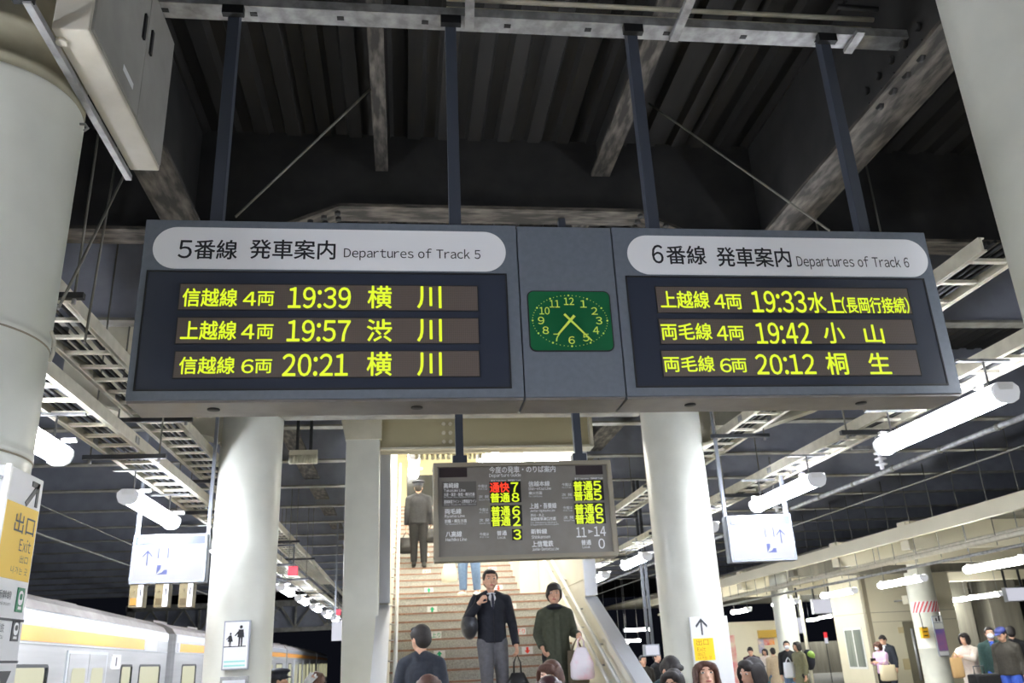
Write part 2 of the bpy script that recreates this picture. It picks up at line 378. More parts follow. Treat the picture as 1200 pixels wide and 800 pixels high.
# ------------------------------------------------------------------ services under the roof
t = thing('strut_channel', 'long galvanised channel along the top that the hanger posts bolt to', 'channel', (0.5,4.1,5.22))
MB().box(-1.744, 3.204, 4.07, 4.2, 5.20, 5.26).build('channel', m_galv, t)
for i in range(9): MB().box(-1.4+.5*i, -1.36+.5*i, 4.12, 4.15, 5.196, 5.2).build('slot', m_black, t)
for k, (z, y) in enumerate(((5.345,4.09),(5.31,4.14),(5.281,4.185))):
    tag(MB().tube([(.25 if k<2 else 1.05,y,z),(3.0,y,z)], .016, 10).build('conduit', m_tray), 'pale conduit running along the top channel, %s of three' % ('upper','middle','lower')[k], 'conduit')
for a, b, lb in ((at_z(551,-12,5.2), at_z(550,33,5.18), 'left'), (at_z(812,-8,5.2), at_z(789,47,5.18), 'middle'), (at_z(1009,36,5.2), at_z(993,61,5.18), 'right')):
    tag(MB().bar(a, b, .055, .03).build('support_bracket', m_galv), '%s of the three pale steel brackets crossing the top channel' % lb, 'bracket')
tag(MB().tube([at_y(980,8,4.3), at_y(1040,12,4.3), at_y(1075,28,4.3), at_y(1090,38,4.3), at_y(1112,40,4.3)], .02, 8).build('cable', m_black), 'black cable sagging beside the right pillar top', 'cable')

def ladder(name, x0, x1, y0, y1, z, label):
    t = thing(name, label, 'cable tray', (x0,y0,z))
    for x in (x0, x1):
        mb = MB().box(x-.012, x+.012, y0, y1, z, z+.10); s = -1 if x == x1 else 1
        mb.box(min(x,x+s*.03), max(x,x+s*.03), y0, y1, z+.09, z+.10); mb.box(min(x,x+s*.03), max(x,x+s*.03), y0, y1, z, z+.012)
        r = mb.build('side_rail', m_tray, t)
        y = y0 + 1.2
        while y < min(y1, y0+20): MB().box(x-.018, x+.018, y-.05, y+.05, z+.02, z+.08).build('joint_plate', m_galv, r); y += 3
    first = None; y = y0+.2; k = 0
    while y < min(y1, y0+24):
        if first is None: first = MB().box(x0, x1, -.02, .02, z+.015, z+.04).build('rung', m_tray, None); first.parent = t; first.location = (-x0, y-y0, -z); k += 1
        else:
            c = first.copy(); C.objects.link(c); c.location = (-x0, y-y0, -z)
        y += .34
    w = MB()
    for k in range(5):
        xx = x0+.06+(x1-x0-.12)*k/4; pts = []; yy = y0
        while yy < y1+.1: pts.append((xx+random.uniform(-.02,.02), yy, z+.06+random.uniform(0,.012))); yy += 1.1
        w.tube(pts, random.uniform(.012,.02), 6)
    w.build('cable_bundle', m_black, t)
    return t
ladder('cable_ladder', -2.62, -2.28, 3.2, 46, 3.42, 'lower cable ladder over the left light row')
ladder('cable_ladder', -2.62, -2.22, 3.6, 40, 3.92, 'upper cable ladder left of the displays')
ladder('cable_ladder', 4.15, 4.45, 2.0, 40, 3.42, 'lower cable ladder over the right light row')
ladder('cable_ladder', 3.68, 4.02, 4.5, 40, 3.9, 'upper cable ladder behind the right display')
def hanger(x0, x1, y, z, label):
    t = thing('tray_hanger', label, 'hanger', ((x0+x1)/2, y, z))
    MB().box(x0, x1, y-.022, y+.022, z-.04, z).build('crossbar', m_darksteel, t)
    for x in (x0+.06, x1-.06): MB().tube([(x,y,z), (x,y,6.0)], .008, 6).build('hanger_rod', m_wire, t)
    for x in (x0+.06, x1-.06): MB().tube([(x,y,z-.075), (x,y,z-.035)], .014, 6).build('nut', m_galv, t)
for i, y in enumerate((5.0, 8.0, 11.0, 14.0, 17.0, 20.0)):
    o_ = ('nearest','second','third','fourth','fifth','sixth')[i]
    hanger(-2.8, -2.05, y+.3, 3.915, o_+' dark crossbar under the upper left cable ladder')
    hanger(-2.8, -2.1, y-.3, 3.415, o_+' dark crossbar under the lower left cable ladder')
    hanger(3.5, 4.2, y+1.2, 3.895, o_+' dark crossbar under the upper right cable ladder')
    hanger(3.98, 4.6, (7.2,10.4,13.8,17.3,20.9,24.4)[i], 3.415, o_+' dark crossbar under the lower right cable ladder')

# ------------------------------------------------------------------ fluorescent fixtures
def tube_light(x, y, z, L, m, label, group=None, proto=None, w=.17, rot=0, rod=.26, cross=.2):
    if proto is not None:
        t = copy_tree(proto); t.location = (x,y,z); t.rotation_euler = (0,0,rot); tag(t, label, None, group); return t
    t = thing('fluorescent_light', label, 'light fixture', (x,y,z), rot, group)
    h = MB(); prof = [(-w*.3,.0),(w*.3,.0),(w*.36,.05),(-w*.36,.05)]
    h.prism(prof, (0,-L/2,.0), Vector((1,0,0)), Vector((0,0,1)), Vector((0,1,0)), L); h.build('housing', m_whitesteel, t, local=True)
    pr = [(w/2*math.cos(PI+PI*k/10), .02+.085*math.sin(PI+PI*k/10)) for k in range(11)]
    MB().prism(pr, (0,-L/2+.03,-.02), Vector((1,0,0)), Vector((0,0,1)), Vector((0,1,0)), L-.06).build('diffuser', m, t, local=True)
    for s_ in (-1, 1):
        pr2 = [(-w*.34,.072),(w*.34,.072),(w*.56,.04),(w*.56,0),(w*.44,-.05),(w*.2,-.072),(-w*.2,-.072),(-w*.44,-.05),(-w*.56,0),(-w*.56,.04)]
        y0 = -L/2 if s_ < 0 else L/2-.03
        MB().prism(pr2, (0,y0,-.02), Vector((1,0,0)), Vector((0,0,1)), Vector((0,1,0)), .03).build('end_cap', m_cap, t, local=True)
        MB().tube([(0,s_*L*.4,.04),(0,s_*L*.4,rod)], .008, 6).build('hanger_rod', m_galv, t, local=True)
        if cross: MB().box(-cross, cross, s_*L*.4-.02, s_*L*.4+.02, rod-.01, rod+.008).build('cross_strip', m_galv, t, local=True)
        MB().box(-.11, .16, s_*L*.4-.02, s_*L*.4+.02, .05, .075).build('clamp', m_whitesteel, t, local=True)
    return t
ordn = ['first','second','third','fourth','fifth','sixth','seventh','eighth','ninth','tenth','eleventh','twelfth','thirteenth']
P0 = tube_light(4.05, 5.87, 3.15, 1.6, m_tube, 'bright fluorescent fixture nearest on the right, below the corner of the right display', 'fixtures along the right platform edge')
for i, y in enumerate((8.85, 12.1, 15.6, 19.1, 22.6, 26.1, 29.6)):
    tube_light(4.08+.012*(y-6), y, 3.15, 1.6, m_tube, 'bright fluorescent fixture on the right row, %s from the viewer' % ordn[i+1], 'fixtures along the right platform edge', P0)
for i, y in enumerate((5.72, 8.95, 12.4, 15.8, 19.3, 22.4, 25.8, 29.3, 32.7, 36.2, 39.7, 43.2)):  # the farthest few are added to light the truss bridge
    tube_light(-2.53, y, 3.15, 1.6, m_tube, 'bright fluorescent fixture on the left row, %s from the viewer' % ordn[i], 'fixtures along the left platform edge', P0)
for i, y in enumerate((2.6, -.8, -4.2, -7.6)):
    for x, s_ in ((4.05,'right'), (-2.53,'left')):
        tube_light(x, y, 3.15, 1.6, m_tube, 'fluorescent fixture of the %s row, %s beside or behind the viewer' % (s_, ordn[i]), 'fixtures beside and behind the viewer', P0)

# ------------------------------------------------------------------ departure displays
SY = 4.0; SZ0, SZ1 = 2.79, 3.758; SD = .27
def led_text(parent, rows, m, Y, name='led_text', bold=.016):
    for s_, x0, y0, x1, y1 in rows:
        a, b, c, d = pxbox(x0, y0, x1, y1, Y)
        o = text(MB(), s_, a, b, c, d, Y, bold).build(name, m, parent); o['label'] = 'glowing characters reading '+s_
def display(x0, x1, posts, label, pill, recess, rows, leds, heads):
    t = thing('departure_display', label, 'departure board', ((x0+x1)/2, SY+SD/2, SZ0))
    hb = MB().box(x0, x1, SY, SY+SD, SZ0+.012, SZ1).build('housing', m_housing, t, bevel=.004)
    u = MB().box(x0+.004, x1-.004, SY+.012, SY+SD-.008, SZ0, SZ0+.013).build('underside_panel', m_under, t, label='dull metal underside')
    v = MB()
    for fx in (.2, .72):
        cx = x0+(x1-x0)*fx; v.lathe([(.001,0),(.03,0),(.03,.006)], (cx, SY+.12, SZ0-.005), 20)
    v.build('vent_hole', m_black, u)
    a, b, c, d = pill
    pl = plate(MB(), rrect(a, b, c, d, (d-c)/2-.001, 14), SY, .0035).build('header_strip', m_pill, t)
    for s_, bx, bold in heads:
        text(MB(), s_, *pxbox(*bx, SY-.004), SY-.0045, bold).build('lettering', m_ink, pl)
    a, b, c, d = recess
    fr = MB()
    for q in ((a-.008,b+.008,d,d+.008),(a-.008,b+.008,c-.008,c),(a-.008,a,c,d),(b,b+.008,c,d)): plate(fr, [(q[0],q[2]),(q[1],q[2]),(q[1],q[3]),(q[0],q[3])], SY, .006)
    rp = plate(MB(), [(a,c),(b,c),(b,d),(a,d)], SY, .002).build('screen', m_acrylic, t)
    fr.build('screen_frame', m_joint, rp)
    for bx, txt in zip(leds, rows):
        q = pxbox(*bx, SY); w = MB(); plate(w, [(q[0],q[2]),(q[1],q[2]),(q[1],q[3]),(q[0],q[3])], SY-.002, .003)
        lr = w.build('led_row', m_led, t)
        g = MB(); e = .004
        for r in ((q[0]-e,q[1]+e,q[3],q[3]+e),(q[0]-e,q[1]+e,q[2]-e,q[2]),(q[0]-e,q[0],q[2],q[3]),(q[1],q[1]+e,q[2],q[3])): plate(g, [(r[0],r[2]),(r[1],r[2]),(r[1],r[3]),(r[0],r[3])], SY-.002, .005)
        g.build('row_border', m_joint, lr)
        led_text(lr, txt, m_amber, SY-.0065)
    for px_ in posts:
        p = MB().box(px_-.032, px_+.032, SY+.10, SY+.165, SZ1, 5.199).build('hanger_post', m_post, t, bevel=.003)
        MB().box(px_-.06, px_+.06, SY+.06, SY+.10, 5.14, 5.198).build('mounting_clip', m_black, p)
        MB().box(px_-.06, px_+.06, SY+.08, SY+.185, SZ1, SZ1+.012).build('foot_plate', m_post, p)
    return t
display(-1.302, .588, (-.985, .272), 'left slate grey departure display for track 5 with three lit yellow rows',
    (at_y(179,292,SY).x, at_y(592.5,294,SY).x, at_y(385,316.5,SY).z, at_y(385,269,SY).z),
    (-1.262, at_y(595,390,SY).x, 2.855, at_y(385,320.5,SY).z),
    [[('信越線',214,338,278,359),('4',285,342,300,358),('両',302,341.5,321,358),('19:39',338,336.5,411,361),('横',431,335,459,361),('川',489,335.5,517,361)],
     [('上越線',212,376,277,398),('4',283,380,298,397),('両',301,380,320,397),('19:57',336.5,375,410.5,400),('渋',430,374,459,400),('川',489,374,517.5,400)],
     [('信越線',210,418,275,438),('6',283,421,297,437),('両',299,421,318.5,437),('20:21',331,414.5,407.5,440.5),('横',430,412.5,459,440),('川',489,413,517.5,440)]],
    [(210.5,334.5,559.5,363.5),(207.5,373,560.5,402.5),(204.5,412,561.5,442)],
    [('5',(209,281.5,225,302.5),.01),('番線',(228,281,278,303.5),.014),('発車案内',(293,281,393,303.5),.014),('Departures of Track 5',(403,291,563,305.5),.002)])
display(1.112, 2.935, (1.388, 2.645), 'right slate grey departure display for track 6 with three lit yellow rows',
    (at_y(735,297,SY).x, at_y(1087,305,SY).x, at_y(910,323,SY).z, at_y(910,278.5,SY).z),
    (at_y(741,390,SY).x, 2.858, 2.855, at_y(910,326.5,SY).z),
    [[('上越線',774,341,831,361),('4',837,345,850,361),('両',851,345,869,362),('19:33',881,341,944,366),('水',947,342.5,967,366.5),('上',968,343,987,367),('(長岡行接続)',987,348,1065,367)],
     [('両毛線',775,378.5,834,398),('4',840,382,853,398.5),('両',854,382,871.5,398.5),('19:42',886,378,949,403),('小',965,378,989,402),('山',1013,380.5,1035,402)],
     [('両毛線',778,417,837,435.5),('6',844,420,857,436),('両',857.5,420,875,436),('20:12',886,415,955,438.5),('桐',968.5,413,993,438.5),('生',1018,413.5,1043,438)]],
    [(769.5,337.5,1065,367),(773,374.5,1070.5,403),(776,411,1076,440.5)],
    [('6',(764,287,777,308.5),.01),('番線',(781,288,827,309.5),.014),('発車案内',(840,290,926,312.5),.014),('Departures of Track 6',(934,300,1065,316),.002)])
# clock unit between the two displays
t = thing('clock_unit', 'slate grey centre panel with a rectangular green clock', 'clock', (.85, SY+SD/2, SZ0))
MB().box(.594, 1.106, SY+.003, SY+SD, SZ0+.012, SZ1-.002).build('housing', m_housing, t, bevel=.004)
MB().box(.598, 1.102, SY+.012, SY+SD-.008, SZ0, SZ0+.013).build('underside_panel', m_under, t)
q = pxbox(620.5, 342, 716, 410.5, SY)
plate(MB(), rrect(q[0]-.006, q[1]+.006, q[2]-.006, q[3]+.006, .035), SY+.003, .004).build('clock_rim', m_joint, t)
face = plate(MB(), rrect(q[0], q[1], q[2], q[3], .03), SY+.003, .006).build('clock_face', m_clockface, t, label='green clock face')
cx, cz = (q[0]+q[1])/2-.002, (q[2]+q[3])/2
for k in range(1, 13):
    a = PI/2 - k*PI/6; w_ = .021 if k > 9 else .013
    rx, rz = .152, .108
    x_, z_ = cx+rx*math.cos(a), cz+rz*math.sin(a)
    text(MB(), str(k), x_-w_*1.25, x_+w_*1.25, z_-.0205, z_+.0205, SY-.004, .014).build('numeral', m_clockmark, face)
mk = MB()
for k in range(60):
    a = PI/2 - k*PI/30; x_, z_ = cx+.196*math.cos(a), cz+.141*math.sin(a); r_ = .0052 if k % 5 == 0 else .0022
    plate(mk, [(x_+r_*math.cos(j*PI/4), z_+r_*math.sin(j*PI/4)) for j in range(8)], SY-.003, .0012)
mk.build('minute_marks', m_clockmark, face)
def hand(name, ang, L, w_, back, yy):
    d = Vector((math.sin(ang), math.cos(ang))); n_ = Vector((d.y, -d.x)); o = Vector((cx, cz))
    pts = [o - d*back + n_*w_, o + d*L + n_*w_*.6, o + d*L - n_*w_*.6, o - d*back - n_*w_]
    plate(MB(), [(p.x,p.y) for p in pts], yy, .003).build(name, m_clockmark, face)
hand('hour_hand', math.radians(221.5), .105, .0075, .035, SY-.006); hand('minute_hand', math.radians(137.5), .155, .006, .045, SY-.010)
MB().tube([(cx,SY-.003,cz),(cx,SY-.016,cz)], .008, 16).build('hand_boss', m_clockmark, face)

# ------------------------------------------------------------------ guide board in front of the stairs
GY = 6.5
t = thing('departure_guide_board', 'taupe hanging departure guide board in front of the stairs', 'guide board', (.91, GY+.06, 2.28))
gx0, gx1, gz0, gz1 = .215, 1.615, 2.28, 3.025
fr = MB(); e = .035
for a_,b_,c_,d_ in ((gx0,gx1,gz1-e,gz1),(gx0,gx1,gz0,gz0+e),(gx0,gx0+e,gz0+e,gz1-e),(gx1-e,gx1,gz0+e,gz1-e)): fr.box(a_,b_,GY-.02,GY+.12,c_,d_)
fr.build('frame', m_taupe, t, bevel=.006)
pn = MB().box(gx0+e, gx1-e, GY, GY+.1, gz0+e, gz1-e).build('panel', m_guide, t)
g0 = lambda x, y: (490+x/4.8, 520+y/4.8)
def gbox(b, Y=GY): return pxbox(*g0(b[0],b[1]), *g0(b[2],b[3]), Y)
def gplate(name, b, m, d, par=None):
    q = gbox(b); return plate(MB(), [(q[0],q[2]),(q[1],q[2]),(q[1],q[3]),(q[0],q[3])], GY, d).build(name, m, par or t)
gplate('line_panel', (135,212,328,350), m_guide2, .002)
gplate('blank_window', (118,135,275,188), m_ledoff, .003); gplate('blank_window', (885,122,1037,172), m_ledoff, .003)
W_ = [gplate('led_window', b, m_ledback, .003) for b in ((402,211,578,330),(408,345,585,463),(528,478,585,541),(872,204,1043,318),(880,332,1052,449))]
def gt(s_, b, m=None, bold=0, par=None, d=.004):
    bold += .014
    q = gbox(b, GY-d); text(MB(), s_, *q, GY-d, bold).build('lettering', m or m_white, par or pn)
for s_, b, bd in (('今度の発車・のりば案内',(400,124,772,162),.012),('Departure Guide',(400,165,578,190),.004),
    ('高崎線',(143,219,228,249),.02),('Takasaki Line',(145,252,266,269),.008),('大宮・東京・新宿・横浜方面',(145,274,318,293),.01),('for Omiya, Tokyo, Shinjuku & Yokohama',(145,294,318,304),0),
    ('湘南新宿ライン・上野東京ライン',(145,313,328,333),.01),('Shonan-Shinjuku Line  Ueno-Tokyo Line',(145,336,325,346),0),
    ('両毛線',(150,364,243,394),.02),('Ryomo Line',(150,397,262,417),.008),('前橋・桐生方面',(150,423,273,443),.01),('for Maebashi & Kiryu',(152,445,270,456),0),
    ('八高線',(155,491,246,523),.02),('Hachiko Line',(155,527,274,546),.008),
    ('信越本線',(620,209,740,238),.02),('Shin-etsu Line',(620,241,748,259),.008),('横川方面',(622,267,697,285),.01),('for Yokokawa',(622,288,697,299),0),
    ('上越・吾妻線',(628,332,778,363),.02),('Joetsu-Agatsuma Line',(630,367,770,385),.004),('渋川・水上',(632,391,708,409),.01),('長野原草津口方面',(632,411,775,431),.01),
    ('for Shibukawa, Minakami',(632,436,780,447),0),('& Naganohara-Kusatsuguchi',(632,448,790,459),0),
    ('新幹線',(635,477,725,506),.02),('Shinkansen',(638,512,742,531),.008),('上信電鉄',(640,544,760,578),.02),('Joshin-Dentetsu Line',(642,581,792,599),.004),
    ('普通',(443,487,498,514),.015),('Local',(447,517,493,533),.006),('普通',(918,539,973,568),.015),('Local',(925,571,968,586),.006),
    ('11',(890,469,945,524),.005),('▶',(957,481,985,503),0),('14',(990,464,1055,518),.005),('0',(1015,532,1050,588),.005),
    ('種 別 Train Name   発車番線 Track',(410,200,578,210),.006),('種 別 Train Name   発車番線 Track',(880,188,1040,199),.006)):
    gt(s_, b, m_whitedim if bd == 0 else m_white, bd)
for x, ya in ((336,228),(342,360),(345,498),(808,219),(815,349)):
    gt('今度は', (x,ya,x+53,ya+18), m_whitedim, .01); gt('First Train', (x+2,ya+20,x+53,ya+30), m_whitedim)
for x, ya in ((340,288),(343,420),(808,277),(818,404)):
    gt('次 発', (x,ya,x+58,ya+17), m_whitedim, .01); gt('Second Train', (x+1,ya+20,x+62,ya+30), m_whitedim)
gt('通快', (404,216,512,272), m_ledred, .01, W_[0], .006)
for w_, s_, b in ((0,'7',(523,217,563,270)),(0,'普通',(407,275,515,328)),(0,'8',(527,275,568,325)),(1,'普通',(411,350,517,404)),(1,'6',(530,350,572,402)),(1,'普通',(413,406,519,461)),(1,'2',(533,406,575,460)),
                  (2,'3',(536,482,578,537)),(3,'普通',(874,209,980,262)),(3,'5',(985,209,1028,260)),(3,'普通',(877,264,983,317)),(3,'5',(988,264,1032,315)),
                  (4,'普通',(882,337,988,392)),(4,'6',(995,337,1038,390)),(4,'普通',(885,394,991,448)),(4,'5',(1000,394,1043,446))):
    gt(s_, b, m_amber, .02, W_[w_], .006)
for x in (at_y(538,510,GY+.05).x, at_y(676,510,GY+.05).x):
    MB().box(x-.03, x+.03, GY+.02, GY+.08, gz1, 5.2).build('hanger_post', m_post, t)
    MB().box(x-.055, x+.055, GY, GY+.1, gz1, gz1+.06).build('post_socket', m_post, t)

# ------------------------------------------------------------------ cabinet on the left pillar
t = thing('wall_cabinet', 'beige steel electrical cabinet with grey doors high on the left pillar', 'cabinet', (-1.31, 3.4, 4.0))
MB().box(-1.385, -1.245, 2.89, 3.93, 4.0, 4.80).build('body', m_cab, t, bevel=.006)
for y0, y1, nm in ((2.91, 3.5, 'near'), (3.505, 3.91, 'far')):
    d = MB().box(-1.247, -1.235, y0, y1, 4.02, 4.78).build('door', m_cabdoor, t, bevel=.003)
    yy = y1-.06 if nm == 'near' else y0+.05
    MB().box(-1.236, -1.225, yy-.012, yy+.012, 4.42, 4.56).build('latch', m_black, d)
    if nm == 'near': MB().box(-1.2355, -1.233, 3.26, 3.40, 4.10, 4.13).build('name_plate', m_signwhite, d)
MB().tube([(-1.37,2.96,4.002),(-1.37,2.96,3.985)], .022, 14).build('cable_gland', m_cab, t)
t = thing('mounting_angle', 'dark steel angle behind the beige cabinet', 'bracket', (-1.42,3.0,4.0))
MB().bar((-1.405,2.72,3.985), (-1.405,3.98,3.985), .03, .03).build('angle', m_galv, t)
MB().box(-1.46, -1.385, 2.68, 2.74, 3.98, 4.06).build('end_block', m_black, t)

# ------------------------------------------------------------------ exit sign on the near left pillar (faces +X)
EX = -1.385
t = thing('exit_sign', 'tall pillar-mounted sign with arrow and yellow exit panel at far left', 'sign', (EX,3.31,1.5))
ys0, ys1 = 3.15, 3.45
MB().box(EX-.05, EX, ys0, ys1, 1.05, 2.315).build('case', m_signwhite, t, bevel=.004)
UY = Vector((0,1,0)); NX = Vector((1,0,0))
def xplate(name, y0, y1, z0, z1, m, d, par): return MB().prism([(y0,z0),(y1,z0),(y1,z1),(y0,z1)], (EX,0,0), UY, ZU, NX, d).build(name, m, par)
MB().box(EX-.012, EX+.004, ys0-.006, ys0+.008, 1.05, 2.318).build('edge_trim', m_metal, t)
for z in (1.80, 1.66): MB().box(EX-.002, EX+.003, ys0, ys1, z-.004, z+.004).build('panel_joint', m_signgrey, t)
xplate('yellow_panel', ys0+.01, ys1-.012, 1.935, 2.195, m_yellow, .002, t)
def xt(s_, y0, y1, z0, z1, m, bold=0): text(MB(), s_, y0, y1, z0, z1, 0, bold, (EX+.004,0,0), UY, ZU, NX).build('lettering', m, t)
ay, az, r_ = 3.36, 2.245, .035
ar = MB()
for p in ([(ay-.05,az-.035),(ay-.036,az-.049),(ay+.05,az+.03),(ay+.036,az+.044)], [(ay-.01,az+.03),(ay+.055,az+.03),(ay+.055,az+.05),(ay-.01,az+.05)], [(ay+.035,az-.04),(ay+.055,az-.04),(ay+.055,az+.05),(ay+.035,az+.05)]):
    ar.prism(p, (EX,0,0), UY, ZU, NX, .003)
ar.build('arrow', m_signgrey, t)
xt('出口', 3.245, 3.415, 2.095, 2.165, m_signgrey, .004); xt('Exit', 3.31, 3.41, 2.035, 2.08, m_signgrey, -.004); xt('出口', 3.33, 3.40, 1.995, 2.022, m_signgrey, -.004)
xt('나가는 곳', 3.27, 3.41, 1.955, 1.98, m_signgrey, -.006)
xt('新幹線', 3.2, 3.31, 1.865, 1.895, m_signgrey); xt('Shinkansen', 3.2, 3.31, 1.845, 1.858, m_signgrey)
xt('上信電鉄', 3.17, 3.29, 1.755, 1.785, m_signgrey); xt('Joshin-Dentetsu', 3.17, 3.29, 1.735, 1.75, m_signgrey)
for z, m, hw in ((1.87, m_green, .042), (1.765, m_signgrey, .036)):
    pp = xplate('pictogram', 3.36, 3.42, z-hw, z+hw, m, .003, t)
    w = MB(); w.prism(rrect(3.372, 3.408, z-hw*.45, z+hw*.75, .016), (EX+.003,0,0), UY, ZU, NX, .001); w.prism([(3.375,z-hw*.8),(3.405,z-hw*.8),(3.402,z-hw*.55),(3.378,z-hw*.55)], (EX+.003,0,0), UY, ZU, NX, .001)
    w.build('pictogram_train', m_white, pp)
    MB().prism(rrect(3.38, 3.40, z, z+hw*.5, .006), (EX+.004,0,0), UY, ZU, NX, .001).build('pictogram_window', m, pp)
xt('▼', 3.3, 3.4, 1.56, 1.63, m_signgrey)
for z in (2.27, 2.12, 1.9): MB().tube([(EX-.025,ys0,z),(EX-.025,ys0-.006,z)], .007, 8).build('screw', m_galv, t)
# small hook and thin conduit on that pillar
tag(MB().tube([(-1.43,3.36,3.88),(-1.40,3.36,3.88),(-1.385,3.36,3.86),(-1.40,3.36,3.845)], .006, 8).build('hook', m_galv), 'small steel hook at the top of the left pillar', 'hook')
tag(MB().tube([at_x(60,388,-1.405), at_x(64,400,-1.40), at_x(62,415,-1.40), at_x(58,424,-1.41)], .007, 8).build('cable', m_tray), 'short cable loop on the left pillar', 'cable')

# ------------------------------------------------------------------ hanging lit signs
def lit_sign(x0, x1, z0, z1, Y, label, mirror):
    t = thing('hanging_sign', label, 'sign', ((x0+x1)/2, Y, z0))
    f = MB(); e = .022
    for a_,b_,c_,d_ in ((x0,x1,z1-e,z1),(x0,x1,z0,z0+e),(x0,x0+e,z0+e,z1-e),(x1-e,x1,z0+e,z1-e)): f.box(a_,b_,Y,Y+.16,c_,d_)
    f.build('frame', m_signframe, t, bevel=.004)
    fc = MB().box(x0+e, x1-e, Y+.006, Y+.15, z0+e, z1-e).build('lit_face', m_lightbox, t)
    h = (z1-z0); w = x1-x0
    plate(MB(), [(x0+e,z1-e-.16*h),(x1-e,z1-e-.16*h),(x1-e,z1-e),(x0+e,z1-e)], Y+.006, .002).build('header_band', m_lightbox_hdr, t)
    plate(MB(), [(x0+.07*w,z1-e-.13*h),(x0+.13*w,z1-e-.13*h),(x0+.13*w,z1-e-.03*h),(x0+.07*w,z1-e-.03*h)], Y+.004, .002).build('header_mark', m_white, t)
    ax = x0+w*(.21 if not mirror else .80); az = z0+.52*h; a = MB(); th = .006
    plate(a, [(ax-th,az-.15*h),(ax+th,az-.15*h),(ax+th,az+.14*h),(ax-th,az+.14*h)], Y+.006, .002)
    for s_ in (-1, 1): plate(a, [(ax,az+.16*h),(ax,az+.12*h),(ax+s_*.065*w,az+.015*h),(ax+s_*.065*w,az+.045*h)], Y+.006, .002)
    a.build('arrow', m_pict, t)
    px = x0+w*(.42 if not mirror else .63); pz = z0+.62*h; p = MB()
    for s_ in (-1, 1):
        plate(p, [(px+s_*.065*w-.006,pz-.11*h),(px+s_*.065*w+.006,pz-.11*h),(px+s_*.065*w+.006,pz+.1*h),(px+s_*.065*w-.006,pz+.1*h)], Y+.006, .002)
    p.build('lift_pictogram', m_pict, t)
    p = MB(); pz = z0+.27*h; s = .07*w
    plate(p, [(px-s,pz-.08*h),(px-s,pz+.1*h),(px-s*.2,pz+.1*h),(px-s*.3,pz+.02*h)], Y+.006, .002); plate(p, [(px-s,pz-.09*h),(px+s,pz-.09*h),(px+s,pz),(px+.4*s,pz),(px,pz-.05*h)], Y+.006, .002)
    p.build('escalator_pictogram', m_pict, t)
    for x in (x0+.012, x1-.012):
        MB().box(x-.016, x+.016, Y+.06, Y+.1, z0, 3.415 if mirror and x > x0+.3 else 5.985).build('hanger_post', m_signframe, t)
    return t
lit_sign(-2.75, -2.02, 2.445, 2.93, 9.2, 'glowing white hanging sign with up arrow beside the train, left of the poster pillar', False)
lit_sign(3.56, 4.31, 2.46, 2.965, 9.2, 'glowing white hanging sign with up arrow right of the exit-board pillar', True)
for i, x in enumerate((152.5, 182, 210.5)):
    a = at_y(x, 683, 9.2); b = at_y(x+16, 683, 9.2); zt = 2.443; zb = at_y(x+8, 711, 9.2).z; xm = a.x+(b.x-a.x)*.62
    t = thing('signal_box', ('small box with a lit orange lamp under the left hanging sign','small dark lamp box hanging in the middle under the left hanging sign','small dark lamp box at the right under the left hanging sign')[i], 'signal lamp', ((a.x+b.x)/2, 9.28, zb), group='lamp boxes under the left sign')
    MB().box(a.x, b.x, 9.21, 9.36, zb, zt).build('case', m_taupe if 0 else mat('lamp_box_khaki', (118,106,76), .5), t, bevel=.003)
    lm = MB(); plate(lm, [(a.x+.014,zb+.02),(xm-.008,zb+.02),(xm-.012,zb+.085),(a.x+.014,zb+.085)], 9.21, .004)
    lm.build('lamp', glow('lit_orange_lamp', (255,176,20), 1.0) if i == 0 else mat('unlit_lamp', (84,70,42), .4), t)
    s = MB(); plate(s, [(xm,zb+.004),(b.x-.002,zb+.004),(b.x-.002,zt-.004),(xm,zt-.004)], 9.21, .002); s.build('white_label', m_signwhite, t)
    s = MB(); cxx = (xm+b.x)/2; plate(s, [(cxx-.006,zt-.115),(cxx+.006,zt-.115),(cxx+.006,zt-.045),(cxx-.006,zt-.045)], 9.208, .001); s.build('label_text', m_ink, t)
    MB().tube([((a.x+xm)/2,9.21,zt-.06),((a.x+xm)/2,9.2,zt-.06)], .012, 10).build('buzzer', mat('lamp_box_dark', (112,100,70), .5), t)

# ------------------------------------------------------------------ boards on the stair-side pillars
PB = 9.268
t = thing('exit_board', 'white board with up arrow and yellow exit panel on the pillar right of the stairs', 'sign', (3.23, PB, .9))
bx0, bx1 = at_y(808.5,730,PB).x, at_y(853,730,PB).x
MB().box(bx0, bx1, PB, PB+.028, .75, at_y(830,722,PB).z).build('board', m_signwhite, t, bevel=.004)
q = pxbox(813.5, 747.5, 837, 773.5, PB); yp = plate(MB(), [(q[0],q[2]),(q[1],q[2]),(q[1],q[3]),(q[0],q[3])], PB, .003).build('yellow_panel', m_yellow2, t)
a0 = at_y(822,734,PB); a = MB(); h = .085
plate(a, [(a0.x-.008,a0.z-h),(a0.x+.008,a0.z-h),(a0.x+.008,a0.z+h*.85),(a0.x-.008,a0.z+h*.85)], PB, .003)
for s_ in (-1,1): plate(a, [(a0.x,a0.z+h),(a0.x,a0.z+h*.65),(a0.x+s_*.058,a0.z-.01),(a0.x+s_*.066,a0.z+.012)], PB, .003)
a.build('arrow', m_signgrey, t)
for s_, b in (('出口',(816,748.5,830,756)),('Exit',(817,758,827,763)),('出口',(817.5,764,826,768)),('나가는 곳',(818,768.5,834,772.5))):
    text(MB(), s_, *pxbox(*b, PB), PB-.004, 0).build('lettering', mat('exit_text_brown', (196,130,30), .5), yp)
t = thing('manners_poster', 'framed white poster with two black silhouettes on the pillar left of the stairs', 'poster', (-1.73, 9.5, 1.6))
QY = 9.53
